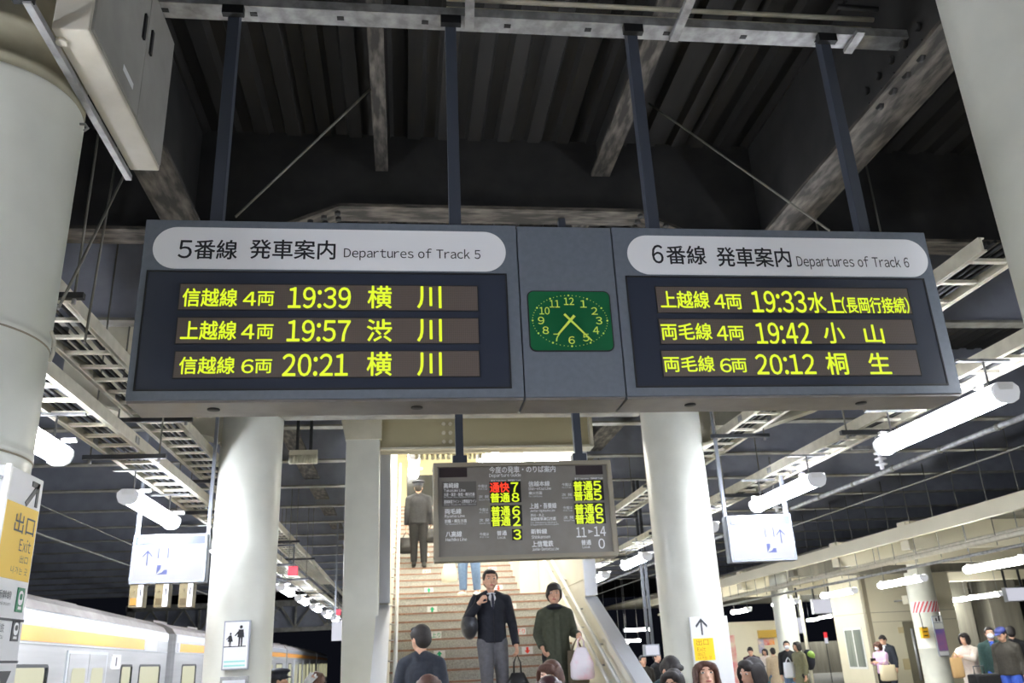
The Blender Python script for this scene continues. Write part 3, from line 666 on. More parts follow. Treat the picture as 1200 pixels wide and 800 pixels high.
q = pxbox(262.5, 728.5, 290.5, 783, QY); MB().box(q[0]-.012, q[1]+.012, QY, QY+.06, q[2]-.012, q[3]+.012).build('frame', m_signframe, t)
pp = plate(MB(), [(q[0],q[2]),(q[1],q[2]),(q[1],q[3]),(q[0],q[3])], QY, .003).build('print', m_signwhite, t)
def fig(cx_, z0, h, dress):
    m_ = MB(); plate(m_, [(cx_+.075*h*math.cos(k*PI/6), z0+h*.92+.085*h*math.sin(k*PI/6)) for k in range(12)], QY-.003, .001)
    b = [(-.12,.80),(.12,.80),(.17,.42),(.10,.42),(.09,0),(.02,0),(.01,.40),(-.01,.40),(-.03,0),(-.10,0),(-.10,.42),(-.17,.45)] if not dress else [(-.08,.82),(.08,.82),(.2,.36),(.07,.34),(.06,0),(.01,0),(0,.34),(-.02,0),(-.07,0),(-.08,.34),(-.2,.36)]
    plate(m_, [(cx_+a_*h, z0+b_*h) for a_, b_ in b], QY-.003, .001)
    sh = 1 if not dress else -1
    plate(m_, [(cx_-.10*h,z0+.78*h),(cx_-.30*h,z0+.52*h),(cx_-.26*h,z0+.48*h),(cx_-.06*h,z0+.68*h)], QY-.003, .001)
    return m_
w_ = q[1]-q[0]; zz = q[2]+(q[3]-q[2])*.47
fig(q[0]+w_*.68, zz, .205, False).build('silhouette', m_ink, pp); fig(q[0]+w_*.25, zz, .135, True).build('silhouette', m_ink, pp)
m_ = MB(); plate(m_, [(q[0],zz-.006),(q[1]-.02,zz-.006),(q[1]-.02,zz+.003),(q[0],zz+.003)], QY-.003, .001); m_.build('ground_line', m_ink, pp)
for k in range(2):
    m_ = MB(); plate(m_, [(q[0]+.01,q[2]+.02+.04*k),(q[1]-.02,q[2]+.02+.04*k),(q[1]-.02,q[2]+.035+.04*k),(q[0]+.01,q[2]+.035+.04*k)], QY-.003, .001); m_.build('caption_band', mat('pale_teal', (150,214,206), .5), pp)
t = thing('junction_box', 'grey box fixed under the silhouette poster', 'box', (-1.72, 9.5, 1.0))
MB().box(q[0]-.015, q[1]+.02, QY-.01, QY+.065, 1.0, q[2]-.075).build('case', m_galv, t, bevel=.006); MB().box(q[0]+.01, q[1]-.005, QY-.016, QY-.009, 1.05, q[2]-.11).build('cover', m_metal, t)

# ------------------------------------------------------------------ column C and stair portal
t = thing('portal_column', 'square cream column left of the stair opening', 'column', (-.5, 11.0, 0), kind='structure')
cx0, cx1 = at_y(402.5,650,10.9).x, at_y(444,650,10.9).x
MB().box(cx0, cx1, 10.9, 11.3, 0, 4.35).build('shaft', m_pillar, t, bevel=.015)
zc = 4.32
MB().prism([(cx0-.01,zc),(cx1+.02,zc),(cx1+.02,5.9),(cx0-.35,5.9),(cx0-.12,zc+.5)], (0,10.88,0), XU, ZU, Vector((0,1,0)), .44).build('capital', m_cream, t)
bx1 = at_y(692,515,10.95).x
t = thing('portal_beam', 'cream bolted beam over the stair opening', 'beam', (1,11,4.6), kind='structure')
zb0 = at_y(560,527,10.95).z
MB().box(cx1, bx1, 10.98, 11.02, zb0, 5.95).build('web', mat('beam_olive_cream', (176,166,132), .6), t)
MB().box(cx1, bx1, 10.86, 11.14, zb0, zb0+.03).build('flange', m_cream, t)
MB().box(bx1-.02, bx1+.02, 10.86, 11.14, zb0, 5.95).build('end_plate', m_cream, t)
bolts([(at_y(520+8*i,515,10.97).x, 10.975, zb0+.12+.12*j) for i in range(2) for j in range(4)], .026, (0,-1,0), t, m_cream)

G, H_ = .31, .1345; SY0 = 8.71; SX0, SX1 = -.20, 2.32
steps = [(SY0+G*(n-1), H_*n) for n in range(1,20)]
yl, zl = steps[-1]; steps2 = [(yl+.9+G*m, zl+H_*(m+1)) for m in range(19)]
allst = steps + steps2; YTOP = allst[-1][0]+2.6
def step_z(Y):
    z = 0
    for a_, b_ in allst:
        if Y >= a_: z = b_
    return z
st = MB(); ns = MB()
for i, (a_, b_) in enumerate(allst):
    nx = allst[i+1][0] if i+1 < len(allst) else YTOP
    zp = allst[i-1][1] if i else 0
    st.box(SX0, SX1, a_, nx+.05, max(0,zp-.3), b_)
    ns.box(SX0, SX1, a_-.010, a_+.045, b_-.022, b_+.003)
sto = struct('stairs', st, m_granite, 'granite stairs with terracotta nosings leading up', 'stairs')
ns.build('nosing', m_nosing, sto)
# walls of the stair hall
YJ = 11.25; YL = 12.1
def zst(Y): return .434*(Y-8.40)
def sidewall(name, x0, x1, label):
    mb = MB()
    poly = [(8.55,0),(8.55,zst(8.55)+1.0),(YJ,zst(YJ)+1.0),(YJ,5.95),(YTOP,8),(YTOP,0)]
    mb.prism(poly, (x0,0,0), Vector((0,1,0)), ZU, Vector((1,0,0)), x1-x0)
    w = struct(name, mb, m_stairwall, label, 'wall')
    p0, p1 = Vector(((x0+x1)/2,8.5,zst(8.5)+1.02)), Vector(((x0+x1)/2,YJ,zst(YJ)+1.02))
    MB().bar(p0, p1, x1-x0+.03, .05).build('steel_coping', m_metal, w, label='stainless steel coping')
    MB().box(x0-.015, x1+.015, 8.47, 8.56, 0, zst(8.5)+1.03).build('steel_end', m_metal, w)
    MB().box(x0-.012, x1+.012, YJ-.06, YJ+.01, zst(YJ)+1.06, 4.75).build('steel_jamb', m_metal, w, label='stainless steel jamb')
    for z_ in (1.3, 2.4, 3.5):
        if x0 > 1: MB().box(x0-.003, x0+.001, YJ+.1, YTOP, z_+1.2, z_+1.206).build('panel_joint', m_seam, w)
    return w
sidewall('wall_stair_left', -.335, SX0, 'left side wall of the stair hall')
sidewall('wall_stair_right', SX1, 2.455, 'right side wall of the stair hall')
struct('wall_stair_end', MB().box(-.37, 2.52, YTOP, YTOP+.1, 4, 8.5), mat('stair_end_cream', (224,216,180), .5), 'pale yellow wall at the top of the stairs', 'wall')
struct('ceiling_stair', MB().prism([(YL+.05,4.80),(YL+1.6,4.84),(YTOP,8.2),(YTOP,8.3),(YL+1.5,5.0),(YL+.05,4.95)], (-.37,0,0), Vector((0,1,0)), ZU, XU, 2.89), m_stairwall, 'sloping white ceiling of the stair hall', 'ceiling')
for x, lb in ((.05,'dark'),(1.3,'pale')):
    tag(MB().box(x, x+.8, YTOP-.02, YTOP, 5.3, 6.4).build('window_stair_%d' % (1 if x < 1 else 2), m_darkglass if x < 1 else m_farcream), '%s pane at the top of the stairs' % lb, 'window', kind='structure')
kb = MB().prism([(yl+.87,zl),(yl+.87,zl+.60),(YTOP-2.6,zst(YTOP-3.5)+.62),(YTOP-2.6,zl)], (SX1-.34,0,0), Vector((0,1,0)), ZU, XU, .34)
struct('stair_kerb', kb, m_stairwall, 'cream sloping kerb on the right of the upper flight', 'kerb')
# louvred eave in front of the portal
t = thing('louvre_panel', 'cream corrugated eave panel above the stair opening', 'panel', (.3, YL-.3, 4.5))
lx0, lx1 = at_y(485,530,YL-.45).x, at_y(566,530,YL-.45).x; zt = at_y(525,525,YL-.45).z; zb = at_y(525,537.5,YL-.45).z
MB().box(lx0, lx1, YL-.45, YL-.41, zt-.07, zt).build('fascia', m_cream, t)
mb = MB(); n_ = 13
for k in range(n_): xx = lx0+(lx1-lx0)*(k+.5)/n_; mb.tube([(xx,YL-.43,zt-.07),(xx,YL-.43,zb)], .024, 8)
mb.build('corrugation', m_cream, t)
for xx in (lx0+.1, lx1-.1): MB().box(xx-.02, xx+.02, YL-.42, YL-.38, zt-.01, 5.985).build('strap', m_darksteel, t)
t = thing('louvre_panel', 'cream corrugated eave panel seen between the left pillars', 'panel', (-1.2, YL-.3, 4.5))
lx0, lx1 = max(at_y(322,535,YL-.45).x, PX[0]+.2), at_y(372,535,YL-.45).x; zt = at_y(350,527,YL-.45).z; zb = at_y(350,543,YL-.45).z
MB().box(lx0, lx1, YL-.45, YL-.41, zt-.07, zt).build('fascia', m_cream, t)
mb = MB(); n_ = 9
for k in range(n_): xx = lx0+(lx1-lx0)*(k+.5)/n_; mb.tube([(xx,YL-.43,zt-.07),(xx,YL-.43,zb)], .024, 8)
mb.build('corrugation', m_cream, t)
for xx in (lx0+.1, lx1-.1): MB().box(xx-.02, xx+.02, YL-.42, YL-.38, zt-.01, 5.985).build('strap', m_darksteel, t)
# stair handrails
def handrail(x, dz, y0, y1, label, wall):
    t = thing('handrail', label, 'handrail', (x, y0, zst(y0)+dz))
    pts = [(x,y0,zst(y0)+dz-.08),(x,y0+.02,zst(y0)+dz)] + [(x,y,zst(y)+dz) for y in (y0+3, y1)]
    MB().tube(pts, .022, 12).build('rail', m_whitesteel, t)
    y = y0+.4
    while y < y1:
        MB().tube([(x,y,zst(y)+dz-.02),(x,y,zst(y)+dz-.07),(wall,y,zst(y)+dz-.07)], .009, 8).build('rail_bracket', m_metal, t); y += 1.05
for x, wl, s_ in ((SX1-.09, SX1, 'right'), (SX0+.09, SX0, 'left')):
    handrail(x, .87, 9.35 if s_ == 'left' else 9.0, YTOP-3 if s_ == 'left' else 19, 'upper white handrail on the %s wall of the stairs' % s_, wl)
    handrail(x, .64, 9.35 if s_ == 'left' else 9.0, YTOP-3 if s_ == 'left' else 19, 'lower white handrail on the %s wall of the stairs' % s_, wl)
# stair lights
PS = tube_light(at_y(618,536,YL+.5).x, YL+.5, at_y(618,536,YL+.5).z, 1.55, m_stairtube, 'fluorescent fixture across the head of the stair opening', rot=PI/2, rod=.2, cross=0)
for i, (y, z) in enumerate(((14.2,5.05),(16.4,5.85),(18.6,6.6),(20.8,7.3))):
    tube_light(SX0+.35, y, z-.35, 1.5, m_stairtube, 'fluorescent fixture along the left of the stair ceiling, %s up' % ordn[i], 'stair hall fixtures', PS)
    tube_light(SX1-.5, y, z-.35, 1.5, m_stairtube, 'fluorescent fixture along the right of the stair ceiling, %s up' % ordn[i], 'stair hall fixtures', PS)
# direction stickers on the risers
def nearest_riser(px, py):
    best = None
    for i, (a_, b_) in enumerate(allst):
        p = at_y(px, py, a_); d = abs(p.z-(b_-.075))
        if best is None or d < best[0]: best = (d, a_, b_, p.x)
    return best
m_gr = mat('sticker_green', (30,168,118), .5); m_rd = mat('sticker_red', (232,60,44), .5)
for k, (px, py, kind) in enumerate(((498.6,653,'u'),(502.6,690,'u'),(506.5,712,'u'),(515,766,'u'),(500,667,'上り'),(511,743,'上り'),(584,687,'d'),(599.5,708,'d'),(618,761,'d'),(577,665,'下り'),(610,739,'下り'))):
    _, a_, b_, x = nearest_riser(px, py); zc = b_-.078; y = a_-.001; up = kind in ('u','上り')
    pos = 'riser %s the landing' % ('above' if b_ > zl else 'below')
    lbs = ['green up-arrow sticker highest on the stairs, beside the uniformed man','green up-arrow sticker just above the landing','green up-arrow sticker just below the landing','green up-arrow sticker lowest, beside the man in the dark suit',
           'green lettered sticker near the feet of the uniformed man','green lettered sticker lower down, left of the man with the shoulder bag','red down-arrow sticker beside the head of the man with the shoulder bag','red down-arrow sticker at the shoulder of the man with the bag','red down-arrow sticker lowest, left of the woman in olive',
           'red lettered sticker under the guide board','red lettered sticker between the man and the woman in olive']
    t = thing('step_sticker', lbs[k], 'sticker', (x, y, zc), group='direction stickers on the stair risers')
    plate(MB(), [(x-.078,zc-.05),(x+.078,zc-.05),(x+.078,zc+.05),(x-.078,zc+.05)], y, .002).build('backing', m_signwhite, t)
    m_ = MB(); s_ = 1 if up else -1
    if kind in 'ud':
        plate(m_, [(x-.017,zc-s_*.042),(x+.017,zc-s_*.042),(x+.017,zc),(x-.017,zc)], y-.002, .001); plate(m_, [(x-.04,zc),(x+.04,zc),(x,zc+s_*.044)], y-.002, .001)
    else: text(m_, kind, x-.062, x+.062, zc-.034, zc+.034, y-.003, .005)
    m_.build('arrow' if kind in 'ud' else 'lettering', m_gr if up else m_rd, t)

# ------------------------------------------------------------------ train on the left
def car(name, loc, rot, y0, y1, doors, wins, disp, panels, label):
    t = thing(name, label, 'train', loc, rot)
    Wd = 2.85
    prof = [(0,-.75),(0,2.28),(-.03,2.30)]; roof = [(-.03,2.30),(-.10,2.40),(-.30,2.50),(-.7,2.575),(-1.42,2.60)]
    L_, R_ = prof, [(-Wd-a, b) for a, b in prof][::-1]
    Yu = Vector((0,1,0))
    MB().prism([(a,b) for a,b in L_+R_], (0,y0,0), XU, ZU, Yu, y1-y0).build('body', m_trainsil, t, local=True)
    rp = roof + [(-Wd-a, b) for a, b in roof[:-1]][::-1]
    MB().prism(rp, (0,y0+.02,0), XU, ZU, Yu, y1-y0-.04).build('roof', m_trainroof, t, local=True)
    b = MB()
    b.box(-.01, .006, y0+.05, y1-.05, 2.14, 2.275)
    for z in (2.16, 2.185, 2.21, 2.235): b.box(0, .012, y0+.05, y1-.05, z, z+.012)
    b.build('fluted_band', m_trainband, t, local=True)
    sy0, sy1 = (y0+.1, disp[0]) if disp and disp[0] > (y0+y1)/2 else ((disp[1] if disp else y0+.1), y1-.1)
    MB().box(-.01, .008, sy0, sy1, 1.975, 2.125).build('yellow_stripe', m_orange, t, local=True, label='yellow stripe under the roof line')
    if disp:
        o = MB().prism(rrect(disp[0], disp[1], 1.95, 2.15, .05), (.0,0,0), Yu, ZU, XU, .012).build('destination_display', m_lightbox, t, local=True)
    MB().box(-.01, .014, y0+.05, y1-.05, 1.945, 1.962).build('rain_gutter', m_trainband, t, local=True)
    for d0, d1 in doors:
        MB().box(-.02, .016, d0-.07, d1+.07, -.1, 1.90).build('door_frame', m_trainband, t, local=True)
        dm = (d0+d1)/2
        for a_, c_ in ((d0,dm-.006),(dm+.006,d1)):
            lf = MB().box(-.02, .022, a_, c_, -.1, 1.865).build('door_leaf', m_trainsil, t, local=True)
            MB().prism(rrect(a_+.15, c_-.13, .75, 1.70, .06), (.01,0,0), Yu, ZU, XU, .014).build('door_window', m_trainglass, lf, local=True)
    for a_, c_ in wins:
        fr = MB().prism(rrect(a_-.035, c_+.035, .70, 1.745, .07), (-.01,0,0), Yu, ZU, XU, .022).build('window_frame', m_darksteel, t, local=True)
        MB().prism(rrect(a_, c_-.12, .735, 1.71, .05), (.0,0,0), Yu, ZU, XU, .016).build('window_pane', m_trainglass, fr, local=True)
        MB().prism(rrect(c_-.11, c_, .735, 1.71, .03), (.0,0,0), Yu, ZU, XU, .016).build('window_sash', m_darkglass, fr, local=True)
    for a_, c_ in panels:
        p = MB().box(-.01, .02, a_, c_, 1.68, 1.875).build('side_plate', m_signwhite, t, local=True)
        MB().box(0, .023, (a_+c_)/2-.05, (a_+c_)/2+.02, 1.72, 1.84).build('plate_mark', m_signgrey, p, local=True)
    v = MB()
    y = y0+2
    while y < y1-1.5: v.box(-1.9, -.95, y, y+1.2, 2.57, 2.68); y += 3.4
    v.build('roof_unit', m_trainroof, t, local=True)
    for yy in (y0, y1): MB().box(-Wd+.05, -.05, yy-.012, yy+.012, -.7, 2.3).build('end_plate', m_trainsil, t, local=True)
    return t
rt = math.atan(.0714)
car('railcar', (-4.418,17.55,0), rt, -19.5, 0, [(-6.28,-4.53),(-11.3,-9.55),(-16.3,-14.55)], [(-8.5,-7.02),(-3.53,-2.87),(-2.28,-.62),(-13.6,-12.0)], (-2.1,-1.05), [(-4.20,-3.70)], 'silver railcar with yellow stripe nearest, at the lower left')
rt2 = math.atan(.02)
car('railcar', (-4.40,18.05,0), rt2, 0, 19.5, [(3.5,5.2),(8.5,10.2),(13.5,15.2)], [(.72,2.0),(6.1,7.7),(11.1,12.7),(16.2,18.2)], (.2,.35), [], 'second silver railcar, beyond the coupling beside the poster pillar')
rt3 = math.atan(.035)
car('railcar', (-4.82,38.1,0), rt3, 0, 19.5, [(3.5,5.2),(8.5,10.2),(13.5,15.2)], [(.72,2.0),(6.1,7.7),(11.1,12.7),(16.2,18.2)], None, [], 'third silver railcar, far off between the two left pillars')
car('railcar', (-5.52,58.1,0), math.atan(.05), 0, 19.5, [(3.5,5.2),(8.5,10.2),(13.5,15.2)], [(.72,2.0),(6.1,7.7),(11.1,12.7),(16.2,18.2)], None, [], 'fourth and farthest silver railcar, beside the square column')
tag(MB().box(-6.85,-4.85,17.66,17.94,-.5,2.15).build('gangway_bellows', m_darksteel), 'dark gangway bellows between the two nearest railcars', 'gangway')
# overhead line and truss over the left track
tag(MB().tube([(-5.8,2,3.78),(-5.85,20,3.78),(-6.3,45,3.78)], .02, 8).build('overhead_wire', m_wire), 'overhead conductor above the train', 'wire')
tag(MB().tube([(-5.6,2,4.15),(-5.6,20,4.1),(-6.0,45,4.1)], .012, 8).build('overhead_wire', m_wire), 'thin messenger wire above the train', 'wire')
t = thing('truss_bridge', 'grey steel truss footbridge far off above the train', 'bridge', (-7,47,3.3))
MB().box(-14, -2, 46.9, 47.1, 4.55, 4.85).build('top_chord', m_purl, t); MB().box(-14, -2, 46.9, 47.1, 3.3, 3.5).build('bottom_chord', m_purl, t)
for xx in (-13.8, -2.4): MB().box(xx-.15, xx+.15, 46.9, 47.2, -1.1 if xx < -5 else 0, 4.8).build('leg', m_purl, t)
MB().box(-14, -2, 47.15, 47.2, 3.3, 4.8).build('side_panel', m_bluedark, t)
x = -13.6
while x < -2.5:
    MB().bar((x,46.95,3.45),(x+.8,46.95,4.6), .09, .09, (0,1,0)).build('diagonal', m_purl, t); MB().bar((x+1.6,46.95,3.45),(x+.8,46.95,4.6), .09, .09, (0,1,0)).build('diagonal', m_purl, t)
    MB().box(x-.05, x+.05, 46.9, 47.0, 3.45, 4.6).build('upright', m_purl, t); x += 1.6
qa = at_y(389,728,22); qb = at_y(404,750,22)
t = thing('lit_panel', 'small white lit sign at the far end of the left light row', 'sign', (qa.x, 22, qb.z))
MB().box(qa.x, qb.x, 22, 22.12, qb.z, qa.z).build('case', m_lightbox, t, bevel=.003); MB().box(qa.x+.05, qa.x+.09, 22.04, 22.08, qa.z, 5.985).build('hanger_post', m_signframe, t)
for px, py, Y in ((343,667,14.0),(396,716,24.0)):
    p = at_y(px,py,Y); t = thing('red_lamp_box', 'small red lit lamp under the left cable ladder, %s' % ('nearer' if Y < 20 else 'farther'), 'lamp', p)
    MB().box(p.x-.07, p.x+.07, Y, Y+.1, p.z-.09, p.z+.05).build('lens', glow('red_lamp', (255,60,90), 1.1), t); MB().box(p.x-.01, p.x+.01, Y+.04, Y+.06, p.z+.05, 3.40).build('stem', m_darksteel, t); MB().box(min(p.x-.01,-2.6), max(p.x+.01,-2.3), Y+.03, Y+.07, 3.395, 3.42).build('arm', m_darksteel, t)

# ------------------------------------------------------------------ right track overhead line
t = thing('overhead_conductor', 'jointed overhead conductor bar above the empty right track', 'wire', (6.6,2,3.77))
MB().tube([(6.6,2,3.77),(6.6,40,3.77)], .035, 10).build('bar', m_galv, t)
mb = MB(); y = 3
while y < 39: mb.tube([(6.6,y,3.77),(6.6,y+.06,3.77)], .042, 10); y += 1.1
mb.build('bar_clip', m_wire, t)
tag(MB().tube([(6.85,2,3.55),(6.85,40,3.55)], .014, 8).build('overhead_wire', m_wire), 'thin contact wire beside the conductor bar', 'wire')
for i, y in enumerate((7.4, 11.0, 14.6)):
    t = thing('insulator', 'ribbed insulator holding the conductor bar, %s from the viewer' % ordn[i], 'insulator', (6.6,y,3.8), group='insulators on the conductor bar')
    MB().lathe([(.001,0),(.03,0),(.03,.05),(.08,.06),(.08,.075),(.03,.09),(.03,.13),(.08,.14),(.08,.155),(.03,.17),(.03,.21),(.08,.22),(.08,.235),(.03,.25),(.03,.31),(.001,.31)], (6.6,y,3.813), 20).build('sheds', m_white, t)
    MB().tube([(6.6,y,4.11),(6.6,y,4.86 if y < 12 else 4.8)], .02, 8).build('stem', m_galv, t)
    MB().bar((6.2,y,4.12),(6.9,y,4.12), .05, .05).build('clamp', m_galv, t)

# ------------------------------------------------------------------ opposite platform
FX = lambda Y: 10.75 + .085*(Y-14.8)
ad = [(10.05,13),(10.1,40)]
struct('trim_canopy_1', MB().bar((9.7,9,3.6),(11.2,40,3.6), .12, .26), m_farcream, 'cream fascia of the far platform roof', 'fascia')
struct('ceiling_far', MB().box(10.9, 25, 9, 50, 3.85, 3.92), m_concrete, 'dim soffit over the far platform', 'ceiling')
for i, (a, b, z) in enumerate((((9.6,9),(11.6,40),3.10), ((9.9,9),(11.9,40),2.96), ((9.95,9),(11.95,40),3.22))):
    tag(MB().tube([(*a,z),(*b,z)], (.05,.03,.04)[i], 10).build('pipe', m_tray if i != 1 else m_galv), ('thick pale pipe under the far platform roof','thin grey pipe above the far light row','inner pale pipe under the far platform roof')[i], 'pipe')
mb = MB(); y = 10
while y < 36: mb.tube([(9.66+.065*(y-9),y,3.0),(9.66+.065*(y-9),y,4.8)], .008, 6); y += .9
tag(mb.build('hanger_wires', m_wire), 'thin hanger wires of the far pipes and roof edge', 'wires', kind='stuff')
for i, y in enumerate((16.8, 20.2, 23.1, 27.5, 32)):
    struct('far_cross_beam', MB().box(9.9+.05*(y-10), 24, y-.15, y+.15, 3.3, 3.86), m_farcream if y != 23.1 else m_concrete, 'cream roof beam of the far platform, %s from the front' % ordn[i], 'beam')
PF = tube_light(FX(14.8), 14.8, 2.80, 2.1, m_fartube, 'long fluorescent fixture at the right edge on the far platform', 'fixtures over the far platform', rot=-.085, rod=1.04, cross=0)
for i, y in enumerate((18.6, 22.2, 26.4, 31.2)):
    tube_light(FX(y), y, 2.80, 2.1, m_fartube, 'fluorescent fixture over the far platform edge, %s in its row' % ordn[i+1], 'fixtures over the far platform', PF, rot=-.085)
for i, (x, y) in enumerate(((18.9,27.0),(19.4,29.4),(21.2,43),(22.4,47))):
    tube_light(x, y, 2.80, 2.1, m_fartube, 'distant fluorescent fixture at the back of the far platform, %s' % ordn[i], 'fixtures at the back of the far platform', PF, rot=-.15)
for i, (px, py) in enumerate(((746,737),(722,752),(737,750))):
    q_ = at_y(px, py, 40+2*i); tube_light(q_.x, 40+2*i, q_.z, 1.2, m_fartube, 'tiny far fluorescent fixture left of the exit-board pillar, %s' % ('uppermost','lower left','lower right')[i], 'far fixtures left of the exit-board pillar', rot=PI/2, rod=5.985-q_.z, cross=0)
struct('far_canopy', MB().box(4.7, 9.6, 46, 46.4, 3.1, 4.0), m_concrete, 'grey canopy edge far down the platform left of the exit-board pillar', 'canopy')
fk = thing('far_kiosk', 'cream booth far down the platform left of the exit-board pillar', 'kiosk', (7,45,0))
MB().box(5.4, 8.6, 45, 45.9, 0, 2.7).build('walls', m_farcream, fk); MB().box(5.2, 8.8, 44.7, 46, 2.7, 2.85).build('roof', m_purl, fk); MB().box(6.0, 6.9, 44.96, 45.0, 1.0, 2.1).build('window_pane', m_darkglass, fk)
def fpillar(x, y, r, label):
    t = thing('pillar', label, 'pillar', (x,y,0), kind='structure')
    MB().lathe([(r+.05,0),(r+.05,.05),(r,.06),(r,1.3),(r+.004,1.305),(r+.004,1.32),(r,1.325),(r,3.85)], (x,y,0), 40).build('shaft', m_pillar, t)
    return t
fp = fpillar(14.25, 23.05, .36, 'cream round pillar with red striped band on the far platform')
fpillar(11.64, 26.31, .33, 'cream round pillar left of the grey noise barrier on the far platform')
tag(MB().tube([(12.05,26.0,0),(12.05,26.0,3.0)], .05, 10).build('downpipe', m_tray), 'cream downpipe beside the far round pillar', 'pipe')
# striped warning band, phone and poster on the far pillar
def curved(x, y, r, t0, t1, z0, z1, n=14):
    mb = MB(); vs = []
    for k in range(n+1):
        a = t0+(t1-t0)*k/n
        for z in (z0,z1): vs.append((x+r*math.cos(a), y+r*math.sin(a), z))
    return mb.add(vs, [(2*k,2*k+2,2*k+3,2*k+1) for k in range(n)], True)
wb = thing('warning_band', 'red and white striped band around the far pillar', 'band', (14.25,23.05,2.3))
curved(14.25,23.05,.363,-PI,-.0,2.22,2.52).build('white_band', m_signwhite, wb)
sm = MB()
for k in range(11):
    a = -PI+.0+k*.285
    vs = []
    for j in range(5):
        z = 2.23+.28*j/4; aa = a+.42*j/4
        vs += [(14.25+.366*math.cos(aa), 23.05+.366*math.sin(aa), z), (14.25+.366*math.cos(aa+.13), 23.05+.366*math.sin(aa+.13), z)]
    sm.add(vs, [(2*j,2*j+1,2*j+3,2*j+2) for j in range(4)], True)
sm.build('red_stripe', mat('warning_red', (206,66,74), .5), wb)
def panel_px(name, x0, y0, x1, y1, Y, d, m, label, cat, tilt=None):
    q = pxbox(x0, y0, x1, y1, Y); t = thing(name, label, cat, ((q[0]+q[1])/2, Y, q[2]))
    MB().box(q[0], q[1], Y, Y+d, q[2], q[3]).build('case', m, t, bevel=.004)
    return t, q
t, q = panel_px('emergency_button', 1081, 734.5, 1088.5, 747.5, 22.62, .12, mat('alarm_yellow', (236,178,40), .45), 'yellow alarm box on the far striped pillar', 'alarm')
m_ = MB()
for k in range(3): plate(m_, [(q[0]+.03,q[2]+.05+.1*k),(q[1]-.03,q[2]+.05+.1*k),(q[1]-.03,q[2]+.08+.1*k),(q[0]+.03,q[2]+.08+.1*k)], 22.62, .003)
m_.build('marks', m_ink, t); MB().tube([(q[0]+.08,22.68,q[3]),(q[0]+.06,22.68,q[3]+.38)], .012, 6).build('lead', m_ink, t)
t, q = panel_px('info_board', 1096.5, 721, 1108.5, 769, 22.60, .05, m_signframe, 'tall narrow notice board with a purple poster on the far striped pillar', 'notice board')
for z0, z1, m, nm in ((.84,.98,m_signwhite,'figure_notice'),(.68,.82,mat('notice_grey', (206,206,204), .5),'notice'),(.14,.66,mat('poster_purple', (110,100,168), .5, col2=(176,110,140), scale=2.2),'poster'),(.02,.12,m_signwhite,'footer')):
    hh = q[3]-q[2]; plate(MB(), [(q[0]+.02,q[2]+z0*hh),(q[1]-.02,q[2]+z0*hh),(q[1]-.02,q[2]+z1*hh),(q[0]+.02,q[2]+z1*hh)], 22.60, .004).build(nm, m, t)
hh = q[3]-q[2]; m_ = MB(); xm = (q[0]+q[1])/2
for dx, h in ((-.04,.09),(.045,.14)): plate(m_, [(xm+dx-.022,q[2]+.86*hh),(xm+dx+.022,q[2]+.86*hh),(xm+dx+.022,q[2]+.86*hh+h),(xm+dx-.022,q[2]+.86*hh+h)], 22.595, .003)
m_.build('figures', m_ink, t)
# waiting room on the far platform
wr = thing('waiting_room', 'cream panelled waiting room on the far platform', 'building', (14.5,25.5,0))
wx0 = at_y(1022,760,24.5).x; wx1 = 16.1
MB().box(wx0, wx1, 24.5, 26.5, 0, 3.84).build('walls', m_farcream, wr)
j = MB(); j.box(wx0-.004, wx1, 24.494, 24.5, 2.32, 2.335); j.box(wx0-.004, wx1, 24.494, 24.5, 2.06, 2.072); j.box(wx0-.005, wx0, 24.5, 26.5, 2.32, 2.335); j.box(wx0+.02, wx0+.14, 24.488, 24.5, 0, 3.84); j.box(wx0-.01, wx0, 24.5, 24.62, 0, 3.84)
j.build('panel_joint', m_seam, wr)
y0, y1 = at_x(1020,760,wx0).y, at_x(988,760,wx0).y; y1 = min(y1, 26.3)
wf = MB().box(wx0-.02, wx0+.02, y0+.30, y1-.25, .80, 1.95).build('window_frame', m_whitesteel, wr)
ym = (y0+.30+y1-.25)/2
for a_, c_ in ((y0+.36, ym-.04),(ym+.04, y1-.31)):
    MB().box(wx0-.026, wx0-.01, a_, c_, .86, 1.89).build('window_pane', mat('grey_window', (96,104,100), .2, col2=(140,146,138), scale=3, stretch=(1,2,.15)), wf)
dx0 = at_y(1063,760,24.5).x
dr = MB().box(dx0, dx0+1.0, 24.47, 24.52, 0, 2.05).build('door', mat('door_olive', (132,126,108), .5), wr)
MB().tube([(dx0+.22,24.44,.45),(dx0+.22,24.44,1.85)], .035, 10).build('handle', m_metal, dr)
for px, py, w_, h_ in ((1057,738,.22,.17),(1063,778,.2,.3)):
    p = at_y(px,py,24.48); n_ = MB().box(p.x-w_/2, p.x+w_/2, 24.485, 24.5, p.z-h_/2, p.z+h_/2).build('notice', mat('notice_tan', (206,190,150), .6), wr)
t, q = panel_px('loudspeaker', 1064, 697, 1072, 707, 23.6, .3, m_tray, 'small cream loudspeaker above the waiting room door', 'speaker')
MB().box((q[0]+q[1])/2-.02, (q[0]+q[1])/2+.02, 23.7, 24.49, (q[2]+q[3])/2-.02, (q[2]+q[3])/2+.02).build('arm', m_galv, t)
